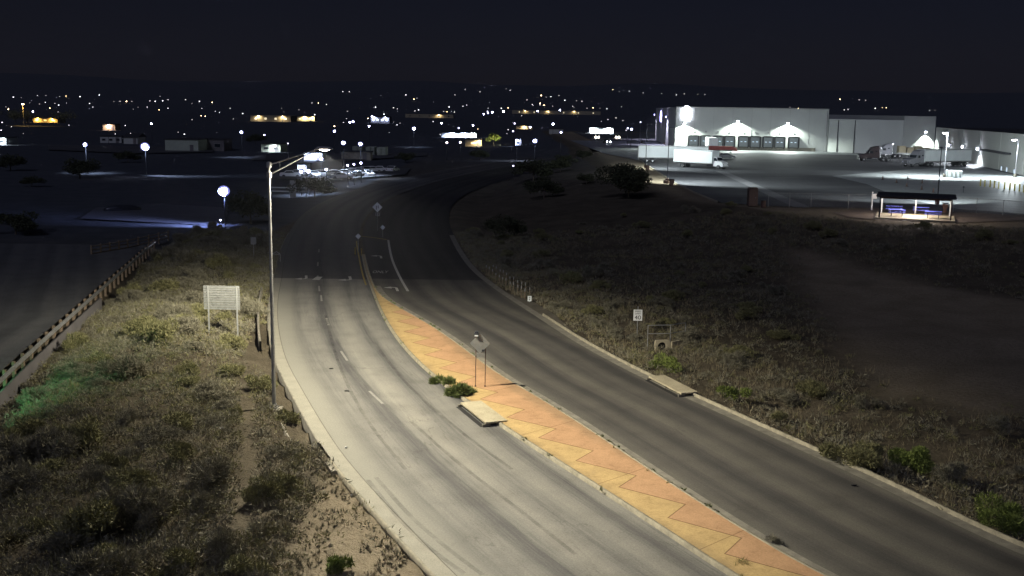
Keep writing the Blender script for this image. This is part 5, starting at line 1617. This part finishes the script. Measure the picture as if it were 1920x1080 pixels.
# ------------------------------------------------------------------ town in the valley
def hut(label, u0, u1, vt, vb, depth=12, mat='tan', name='building', roofm='roof', turn=0.0, win=None, nwin=0, gable=False, cat='building', lit=None):
    """a building whose front spans u0..u1 with its foot on the ground at vb"""
    g = cast((u0 + u1) / 2, vb); y_ = g.y
    a, b_ = P(u0, vb, y_), P(u1, vb, y_); W_ = b_.x - a.x; hh = max(2.4, P((u0 + u1) / 2, vt, y_).z - g.z)
    t = thing(name, label, cat, (g.x, g.y, g.z), turn)
    mb = MB(); mb.box((0, depth / 2, hh / 2 - .2), (W_, depth, hh + .4)); mb.build('wall', mat, t)
    mb = MB()
    if gable:
        pr_ = [(-.4, hh), (depth / 2, hh + depth * .16), (depth + .4, hh), (depth / 2, hh + .02)]
        vs = [(-W_ / 2 - .4, y, z) for y, z in pr_] + [(W_ / 2 + .4, y, z) for y, z in pr_]
        mb.add(vs, [(0, 1, 2, 3), (7, 6, 5, 4)] + [(i, (i + 1) % 4, 4 + (i + 1) % 4, 4 + i) for i in range(4)])
    else: mb.box((0, depth / 2, hh + .12), (W_ + .5, depth + .5, .24))
    mb.build('roof', roofm, t)
    for k in range(nwin):
        x = -W_ / 2 + W_ * (k + .5) / nwin; ww = min(2.2, W_ / nwin * .5)
        mb = MB(); mb.box((x, -.03, hh * .5), (ww, .08, hh * .36)); f_ = mb.build('window', 'galv', t); mb = MB(); mb.box((x, -.08, hh * .5), (ww - .2, .06, hh * .36 - .2)); mb.build('pane', win or 'glass', f_)
    mb = MB(); mb.box((W_ * .3, -.04, 1.05), (1.1, .1, 2.1)); mb.build('door', 'shade', t)
    if lit:
        for (fx, power, c) in lit:
            mb = MB(); mb.box((fx * W_, -.3, hh - .35), (.6, .5, .25)); wl = mb.build('wall_light', 'silver', t); mb = MB(); mb.box((fx * W_, -.35, hh - .52), (.5, .4, .08)); mb.build('lens', 'lamp_white' if c[0] < .95 else 'lamp_warm', wl)
            lamp_light(wl, (fx * W_, -1.6, hh - .4), power, c, 'SPOT', .3, (0, .5, -1), 165, .5)
    return t


cool, warm, sod, bluec = (.85, .95, 1), (1, .8, .5), (1, .6, .12), (.55, .65, 1)
hut('low yellow-lit building in the far town by lit trees', 62, 108, 221, 230, 14, 'tan', win='lit_yellow', nwin=3, lit=[(-.3, 3500, sod), (.3, 3500, sod)])
hut('long tan building with pale sloped roof, lit from the front, far across the valley', 470, 545, 217, 228, 30, 'tan', win='lit_cream', nwin=4, lit=[(-.3, 3000, warm), (.3, 3000, warm)], gable=False, roofm='tan')
hut('small cream building with bright yellow front next to the long tan one', 553, 590, 218.5, 227, 12, 'tan', win='lit_cream', nwin=2, lit=[(0, 8000, (1, .85, .45)), (.4, 5000, (1, .85, .45))])
hut('pale green metal shed lit by the floodlight next to it', 310, 372, 262, 284, 16, 'greenwall', nwin=0)
hut('long low shed behind the floodlit yard, dim grey', 188, 228, 261, 268, 9, 'wallg', nwin=3)
hut('low grey shed joined to the floodlit yard by its gable', 232, 258, 263, 270, 9, 'wallg', gable=True)
hut('dim grey block behind the pale green shed', 372, 420, 262, 283, 10, 'shade', nwin=2)
hut('dim building with pale fascia above the lot of parked cars', 490, 526, 274, 285, 10, 'greenwall', nwin=2, lit=[(.2, 1500, cool)])
hut('small building with one lit pinkish front in the far town', 193, 216, 233, 244, 8, 'tan', win='lit_red', nwin=1, lit=[(0, 2600, (1, .7, .6))])
hut('long low warehouse with blue-white lit front strip', 828, 893, 250.5, 258, 26, 'whitet', nwin=0, lit=[(-.2, 11000, bluec), (.15, 14000, bluec), (.4, 11000, cool)])
hut('small building with warm lit porch by the yellow-green bush', 872, 903, 262, 275, 9, 'tan', win='lit_yellow', nwin=1, lit=[(.35, 1800, warm)])
hut('little blue-lit house beside the yellow-green bush', 966, 977, 262, 273, 6, 'whitet', nwin=1, lit=[(0, 1500, bluec)])
hut('long pale building at the far side of the town', 960, 1126, 207.5, 214.5, 40, 'tan', win='lit_cream', nwin=6, lit=[(-.35, 4000, warm), (-.1, 4000, warm), (.2, 4000, warm)])
hut('pale filling station with lit canopy beyond the yard drive', 1105, 1150, 239.5, 251, 10, 'whitet', win='lit_cream', nwin=2, lit=[(-.35, 5000, cool), (.3, 4200, cool)])
hut('blue-lit shop block with bright sign panels in the mid town', 695, 730, 219, 231, 18, 'shade', win='lit_cyan', nwin=4, lit=[(-.3, 5000, bluec), (.3, 5000, bluec)])
hut('dim long building behind the cluster of blue-white lamps', 760, 850, 214, 221, 30, 'tan', nwin=5, lit=[(.2, 5000, warm)])
hut('low house with pale lit eave left alone on the dark scrub', 968, 998, 236, 242, 10, 'tan', nwin=2, lit=[(0, 2600, warm)])
hut('small dim shed under a white lamp on the scrub', 1030, 1056, 246, 251, 8, 'wallg')
hut('brightly blue-white lit trailer office beyond the street lamp arm', 570, 604, 291.5, 303, 5, 'whitet', nwin=0, lit=[(-.25, 900, bluec), (.25, 1100, bluec)])
hut('pale shed at the lot of parked cars, lit blue-white by two floodlights', 558, 574, 318, 330, 5, 'whitet', nwin=1, lit=[(.2, 900, bluec)])
hut('long pale road viaduct shed behind the blue trailer office', 640, 695, 296, 301, 4, 'concrete', name='loading_bay')
hut('white low building at the frame edge of the far town', -6, 12, 266, 272, 9, 'whitet', nwin=1, lit=[(.1, 2500, cool)])
# row of containers
c0 = None
for k, (u0, u1, vt, vb) in enumerate([(661, 670, 280, 291), (671, 679, 281, 291.5), (686, 694, 282, 292), (695, 702, 282, 292), (707, 714, 283.5, 293), (715, 723, 284, 293)]):
    g = cast((u0 + u1) / 2, vb); s = (P(u1, vb, g.y) - P(u0, vb, g.y)).x
    lb = 'pale green-grey storage container in the row under the floodlights'
    if c0 is None:
        c0 = thing('storage_container', lb, 'container', g, 0, 'storage containers in a row'); s0_ = s
        mb = MB(); mb.box((0, 3, 1.35), (s, 6, 2.6))
        for q in range(7): mb.box((-s / 2 + s * (q + .5) / 7, -.03, 1.35), (s / 14, .06, 2.3))
        mb.build('shell', 'greenwall', c0); mb = MB()
        for q in (-.3, .3): mb.tube((q * s, -.08, .2), (q * s, -.08, 2.5), .03, .03, 6)
        mb.build('lock_bar', 'galv', c0)
    else: dup(c0, g, 0, None, None, (s / s0_, 1, 1))
# parked cars on the floodlit lot
cp = None
for k, (u, v, pm) in enumerate([(545, 333, 0), (556, 331, 0), (588, 333, 0), (600, 331, 0), (612, 332, 0), (630, 331, 0), (648, 330, 0), (660, 327, 0), (674, 326, 0), (686, 324, 0), (698, 323.5, 0), (710, 323, 0), (640, 336, 0), (668, 333, 0), (690, 331, 0), (736, 323, 0)]):
    g = cast(u, v); lb = 'pale parked car among the rows on the floodlit lot'
    if cp is None: cp = car('parked_car', lb, g, .2, 'white', 'cars parked on the floodlit lot')
    else: dup(cp, g, random.choice((.2, 1.3, -1.2, 3.0)) + random.uniform(-.2, .2))
# overhead sign gantry far down the road: white rails
g0, g1 = cast(503, 370), cast(576, 371)
t = thing('overhead_frame', 'pale two-bar frame with a central upright beyond the street lamp pole', 'frame', g0)
e = g1 - g0
mb = MB()
zt = P(503, 351.5, g0.y).z - g0.z; zb_ = P(503, 358.5, g0.y).z - g0.z
for z_ in (zt, zb_): mb.tube(Vector((0, 0, z_)), e + Vector((0, 0, z_)), .11, .11, 8)
mb.build('rail', 'white', t)
mb = MB(); q = e * .63; mb.box(q + Vector((0, .1, zt / 2 + .4)), (.9, .25, zt + 1.6)); mb.build('upright', 'wallg', t)
for f_ in (.02, .98): mb = MB(); mb.tube(e * f_, e * f_ + Vector((0, 0, zt)), .09, .09, 8); mb.build('post', 'galv', t)
# paved lots and streets that catch the lamp light
sheet('lot_pavement', [cast(u, v) for u, v in [(150, 413), (420, 425), (430, 392), (300, 384), (180, 392)]], .06, yard_mat('lot_asphalt', (.06, .065, .075), (.09, .095, .11), (.13, .135, .15)))
sheet('car_lot_pavement', [cast(u, v) for u, v in [(520, 338), (600, 342), (760, 330), (770, 318), (560, 322)]], .25, ym)
sheet('street_pavement', [cast(u, v) for u, v in [(470, 302), (640, 304), (800, 294), (800, 288), (480, 293)]], .25, ym)
sheet('yard_floor_pavement', [cast(u, v) for u, v in [(90, 283), (250, 289), (400, 287), (400, 277), (90, 274)]], .25, ym)
mb = MB(); a = cast(230, 397); mb.dome((0, 0, .3), 2.6, .5, .7, 10, 5); o = mb.build('debris_pile', 'darkpaint'); o.location = a; o.rotation_euler = (0, 0, .5); tag(o, 'low dark heap lying on the blue-lit lot', 'heap')

# lit yellow-green bush and trees in the town
t = make_tree('yellow-green bush brightly lit in the mid town', 5, 3.4, 91, 'green', 2600, None, 'lit_bush'); q = cast(925, 272); t.location = q
pl_ = thing('ground_light', 'low lamp lighting the yellow-green bush', 'lamp', q + Vector((2.5, -6, 0)))
mb = MB(); mb.box((0, 0, .25), (.5, .4, .4)); mb.build('lamp_head', 'silver', pl_, .04); lamp_light(pl_, (0, .4, .6), 3800, (1, .92, .6), 'SPOT', .2, (-.2, 1, .25), 110, .5)
for u, lb in ((30, 'round tree lit yellow at the frame edge of the far town'), (52, 'round tree lit yellow before the yellow-lit building'), (118, 'tree lit dim yellow beside the yellow-lit building')):
    t = make_tree(lb, 9, 9, 92 + u, 'olive', 1600); q = cast(u, 231); t.location = q
pl_ = thing('yellow_lamp', 'sodium yellow lamp over the trees of the far town', 'lamp post', cast(45, 236))
mb = MB(); mb.tube((0, 0, 0), (0, 0, 13), .15, .1, 8); mb.build('pole', 'galv', pl_); mb = MB(); mb.dome((0, 0, 13.1), .8, .8, .3); mb.build('lens', 'lamp_warm', pl_); lamp_light(pl_, (0, -1, 12.5), 14000, sod, 'SPOT', .3, (.3, 0, -1), 110, .8)

# ---- town lamps: floodlights and street lamps (u, v, size px, lens, power, label)
LAMPS = [
    (420, 358, 22, 'lamp_white', 26000, 'largest floodlight mast, blazing white above the blue-lit lot', 4.5, (-.8, 1.0, -.62)),
    (272, 275, 17, 'lamp_white', 9000, 'bright floodlight mast in front of the pale green shed', 6, (.6, .6, -.7)),
    (160, 271, 9, 'lamp_white', 4500, 'floodlight mast west of the bright one by the pale green shed', 6, (0, .3, -1)),
    (453, 248, 7, 'lamp_white', 2500, 'lone floodlight mast above the dim grey block', 7, (0, -.3, -1)),
    (627, 246, 6, 'lamp_blue', 0, 'bluish floodlight mast up the slope from the paired masts', 7, None),
    (644, 268, 9, 'lamp_white', 6000, 'white floodlight of the pair over the storage containers, by the dark gap', 7, (.3, -.5, -.9)),
    (676, 270, 9, 'lamp_white', 6000, 'white floodlight standing right above the storage containers'.replace('right ', ''), 7, (.2, -.3, -1)),
    (603, 298, 7, 'lamp_white', 2000, 'floodlight at the end of the blue-white trailer office', 4, (-.4, .2, -1)),
    (565, 322, 8, 'lamp_white', 1500, 'floodlight over the pale shed of the car lot, beside the brighter one', 4, (-.2, -.1, -1)),
    (579, 321, 9, 'lamp_white', 2200, 'brighter floodlight of the two over the car lot shed', 4, (0, .1, -.9)),
    (612, 318, 6, 'lamp_white', 1000, 'floodlight alone over the car lot between shed and the row of three', 4, (0, 0, -1)),
    (652, 310, 5, 'lamp_blue', 500, 'bluish floodlight, lowest of the row of three over the car lot', 4, (-.1, .1, -1)),
    (664, 308, 5, 'lamp_blue', 500, 'bluish floodlight, middle of the row of three over the car lot', 4, (-.1, .1, -1)),
    (677, 305.5, 6, 'lamp_blue', 700, 'bluish floodlight, highest of the row of three over the car lot', 4, (-.1, .1, -1)),
    (776, 241, 7, 'lamp_white', 2600, 'white floodlight shining on a pale roof in the mid town', 7, (0, .2, -1)),
    (828, 231, 4, 'lamp_blue', 0, 'bluish street lamp up from the white floodlight in the mid town', 7, None),
    (656, 229.5, 5, 'lamp_blue', 0, 'bluish lamp of the close pair in the mid town, lower one', 7, None),
    (662, 228, 6, 'lamp_blue', 0, 'bluish lamp of the close pair in the mid town, brighter one', 7, None),
    (692, 236.5, 4, 'lamp_white', 0, 'small white street lamp under the blue-lit shop block', 7, None),
    (698, 218.5, 5, 'lamp_blue', 0, 'blue-white lamp on the roof corner of the shop block', 7, None),
    (915, 212, 4, 'lamp_blue', 0, 'bluish lamp in the middle of the trio in the far town', 7, None),
    (907, 214, 4, 'lamp_blue', 0, 'bluish lamp lowest of the trio in the far town', 7, None),
    (923, 210.5, 5, 'lamp_blue', 0, 'bluish lamp brightest and highest of the trio in the far town', 7, None),
    (944, 209, 4, 'lamp_white', 0, 'white lamp beside the bluish trio in the far town', 7, None),
    (1003, 264.5, 9, 'lamp_white', 4500, 'bright floodlight on the scrub by the little blue-lit house', 6, (-.7, .2, -.8)),
    (969, 263, 6, 'lamp_blue', 0, 'bluish lamp at the corner of the little blue-lit house', 6, None),
    (1037, 232.5, 5, 'lamp_white', 0, 'white lamp over the scrub, up from the dim shed', 7, None),
    (1052, 248, 5, 'lamp_blue', 0, 'bluish lamp at the dim shed on the scrub', 7, None),
    (994, 238.5, 4, 'lamp_white', 0, 'white lamp at the end of the lit eave house', 7, None),
    (965, 231.5, 4, 'lamp_dim', 0, 'dim lamp behind the lit eave house', 7, None),
    (962, 246, 4, 'lamp_dim', 0, 'dim lamp under the lit eave house', 7, None),
    (887, 235, 4, 'lamp_blue', 0, 'bluish lamp above the blue-white front strip', 7, None),
    (860, 240, 4, 'lamp_dim', 0, 'dim pale lamp just above the blue-white front strip', 7, None),
    (284, 232, 4, 'lamp_white', 0, 'small white lamp high behind the bright floodlight', 7, None),
    (62, 209.5, 4, 'lamp_white', 0, 'white lamp over the yellow-lit building', 8, None),
    (202, 236, 4, 'lamp_white', 0, 'white lamp on the small pinkish front', 7, None),
    (496, 253, 3, 'lamp_blue', 0, 'tiny bluish lamp beside the lone floodlight', 7, None),
    (838, 267.5, 5, 'lamp_warm', 0, 'round pale lamp on the dark slope, lower of two under the front strip', 5, None),
    (863, 267, 5, 'lamp_warm', 0, 'round pale lamp on the dark slope near the warm lit porch', 5, None),
    (1050, 206.5, 4, 'lamp_white', 0, 'white lamp on the long pale far building', 9, None),
    (1008, 208.5, 4, 'lamp_blue', 0, 'bluish lamp at the near end of the long pale far building', 9, None),
    (914, 413 - 204, 3, 'lamp_dim', 0, 'dim lamp just above the bluish trio', 9, None),
    (414, 412.5, 4, 'lamp_blue', 0, 'small bluish ground lamp below the largest floodlight', .8, None),
    (1184, 242, 5, 'lamp_white', 0, 'white lamp beyond the drive, close to the thin yard pole', 6, None),
    (1177, 240.5, 4, 'lamp_dim', 0, 'dim lamp beside the white one beyond the drive', 6, None),
    (962.5, 311, 4, 'lamp_dim', 0, 'faint lamp alone in the unlit scrub', 2.5, None),
    (540, 269, 3, 'lamp_dim', 0, 'thin pale lamp behind the dim building with pale fascia', 5, None),
    (1201, 229, 3, 'lamp_dim', 0, 'dim lamp near the warehouse corner', 8, None),
]
for (u, v, px, lens, power, lb, hl, aim) in LAMPS:
    q = cast(u, v, hl); s = min(px * q.y / FPX, 5.0)
    t = thing('floodlight_mast' if power else 'street_lamp', lb, 'lamp post', (q.x, q.y, q.z - hl))
    mb = MB(); mb.tube((0, .12, 0), (0, .12, hl), .08, .05, 8); mb.build('pole', 'darkpaint', t)
    mb = MB(); mb.box((0, .06, hl), (s * .7, .14, .08)); mb.build('bracket', 'darkpaint', t)
    heads = [(0, 0, 1.0)]
    for hx, hz, hsz in heads:
        e = s * hsz
        mb = MB(); mb.tube((hx * s, .1, hl + hz * s), (hx * s, -.06, hl + hz * s), e * .30, e * .42, 14); hd = mb.build('lamp_head', 'silver', t, .02)
        mb = MB(); mb.dome((hx * s, -.10, hl + hz * s), e * .52, .10, e * .46, 16, 6); mb.build('glare_fringe', 'fringe', hd)  # violet glare round the lens, painted as a glowing shell
        q_ = .24 if lens == 'lamp_blue' else .31
        mb = MB(); mb.dome((hx * s, -.20, hl + hz * s), e * q_, .10, e * q_ * .9, 12, 6); mb.build('lens', 'lamp_white' if lens == 'lamp_blue' else lens, hd)
    if power:
        lamp_light(t, (0, -.5, hl - .1), power, (.62, .74, 1) if px < 18 else (.36, .45, 1.0), 'SPOT' if aim else 'POINT', .2, aim or (0, 0, -1), 105, .9)
# vehicles on the far road with their lights on
for (u, v, s, lens, lb) in ((1117, 258.5, 7, 'headlamp', 'car with amber-white headlights on the far road, left of two'.replace(', left of two', ' by the filling station')), (1155, 258.5, 6, 'headlamp', 'car with amber-white headlights further along the far road'), (1138, 267.5, 4, 'lamp_white', 'car with one small white light turning off the far road'), (1107, 247, 6, 'lamp_white', 'car with white headlights under the filling station canopy')):
    g = cast(u, v + 2); t = car('car', lb, g, -PI / 2 + .2, 'darkpaint')
    r_ = s * g.y / FPX * .38
    for y in (-.6, .6):
        mb = MB(); mb.dome((2.32, y, .8), .1, max(.2, r_ * .6), max(.18, r_ * .6)); mb.build('headlight_glow'.replace('_glow', '_lens'), lens, t)

# tiny lamps of the hillside houses
FAR = [(25, 182), (40, 183), (70, 179), (86, 179), (112, 181), (124, 180), (186, 178), (150, 181), (56, 193), (85, 192), (74, 195), (103, 194), (125, 193), (168, 194), (214, 190), (225, 190), (237, 190), (247, 190), (281, 189), (291, 190), (305, 189), (315, 187), (300, 181), (259, 201), (276, 201), (315, 203), (348, 187), (374, 190), (398, 192), (360, 194), (110, 197), (298, 206), (385, 218), (455, 213), (528, 203), (532, 210), (585, 193), (597, 193.5), (612, 196), (643, 172), (655, 172), (714, 179), (761, 178), (776, 186), (782, 184), (704, 201), (745, 204), (778, 208), (785, 206), (832, 209), (838, 209.5), (846, 209), (852, 210), (853, 178), (872, 167), (900, 172), (949, 166), (957, 169), (1015, 179), (1024, 182), (1033, 181), (1048, 179), (1013, 194), (1012, 197), (1020, 197), (1036, 199), (1059, 188), (1081, 189), (1091, 190), (988, 187), (998, 196), (1074, 199), (1101, 203), (1112, 202), (1125, 203), (1138, 204), (1149, 168), (1161, 172), (1180, 171), (1206, 174), (1241, 175), (1268, 178), (1283, 176), (1308, 177), (1322, 177), (1481, 201), (1497, 203), (1516, 204), (1575, 186), (1583, 206), (1590, 205), (1611, 187), (1623, 188), (1641, 203), (1654, 202), (1662, 202), (1743, 207), (1753, 207), (868, 199), (812, 228), (875, 197), (940, 203), (1140, 224), (1155, 221), (1168, 226), (720, 214), (738, 229), (750, 231), (590, 215), (690, 222)]
rr_ = random.Random(5)
FAR += [(rr_.uniform(0, 1195), 200 + 55 * rr_.random() ** 1.6) for _ in range(48)]
gl = 'tiny house lamp among those scattered over the far dark town and hills'
fl0 = {}
for i, (u, v) in enumerate(FAR):
    q = cast(u, v, 5.0); hl = 5.0
    px = random.choice((.8, 1.1, 1.4, 2.0)); s = px * q.y / FPX
    lens = random.choice(('lamp_dim', 'lamp_faint', 'lamp_faint', 'lamp_warm')) if i % 3 else 'lamp_dim'
    if lens not in fl0:
        mb = MB(); mb.dome((0, 0, 0), .5, .3, .42, 8, 4); nl_ = len(mb.f); mb.box((0, .35, 0), (.7, .12, .6)); mb.tube((0, .35, -.2), (0, .35, -3), .05, .05, 5)
        o = mb.build('hillside_lamp', lens); fl0[lens] = o
        o.data.materials.append(MAT['darkpaint'])
        for pl_i in range(nl_, len(o.data.polygons)): o.data.polygons[pl_i].material_index = 1
    else:
        o = fl0[lens].copy(); col.objects.link(o)
    tag(o, gl, 'lamp', 'lamps on the far hills'); o.location = q; o.scale = (s, s, s * .8)

# green signal lamp at the junction beyond the frame edge: its light falls on the bank under the guard rail
tl = thing('traffic_signal', 'traffic signal with a lit green lens at the side road junction', 'traffic signal', (-29.5, 45.5, -.3))
mb = MB(); mb.tube((0, 0, 0), (0, 0, 3.0), .07, .06, 8); mb.build('pole', 'galv', tl)
mb = MB(); mb.box((0, 0, 3.5), (.32, .26, 1.0)); hs = mb.build('housing', 'darkpaint', tl, .03)
mb = MB(); mb.dome((.15, 0, 3.18), .05, .1, .1); mb.build('lens', 'lamp_green', hs)
lamp_light(hs, (.35, .1, 3.15), 4600, (.25, 1.0, .42), 'SPOT', .1, (.45, .8, -.85), 95, 1.0)

# ------------------------------------------------------------------ thin night haze, added for a glow round the lamps
m = bpy.data.materials.new('night_haze'); m.use_nodes = True; nt = m.node_tree
nt.nodes.remove(nt.nodes['Principled BSDF'])
vp = N(nt, 'ShaderNodeVolumePrincipled'); vp.inputs['Density'].default_value = .00010; vp.inputs['Color'].default_value = (.85, .88, 1, 1)
vp.inputs['Anisotropy'].default_value = .45
nt.links.new(vp.outputs[0], nt.nodes['Material Output'].inputs['Volume'])
mb = MB(); mb.box((0, 3000, 140), (11400, 8200, 290)); hz = mb.build('haze', m); hz['kind'] = 'stuff'

# ------------------------------------------------------------------ render settings
sc.cycles.use_denoising = True
sc.cycles.max_bounces = 3; sc.cycles.diffuse_bounces = 2; sc.cycles.glossy_bounces = 2
sc.cycles.use_light_tree = True
sc.cycles.sample_clamp_indirect = 3.0
sc.cycles.caustics_reflective = False; sc.cycles.caustics_refractive = False
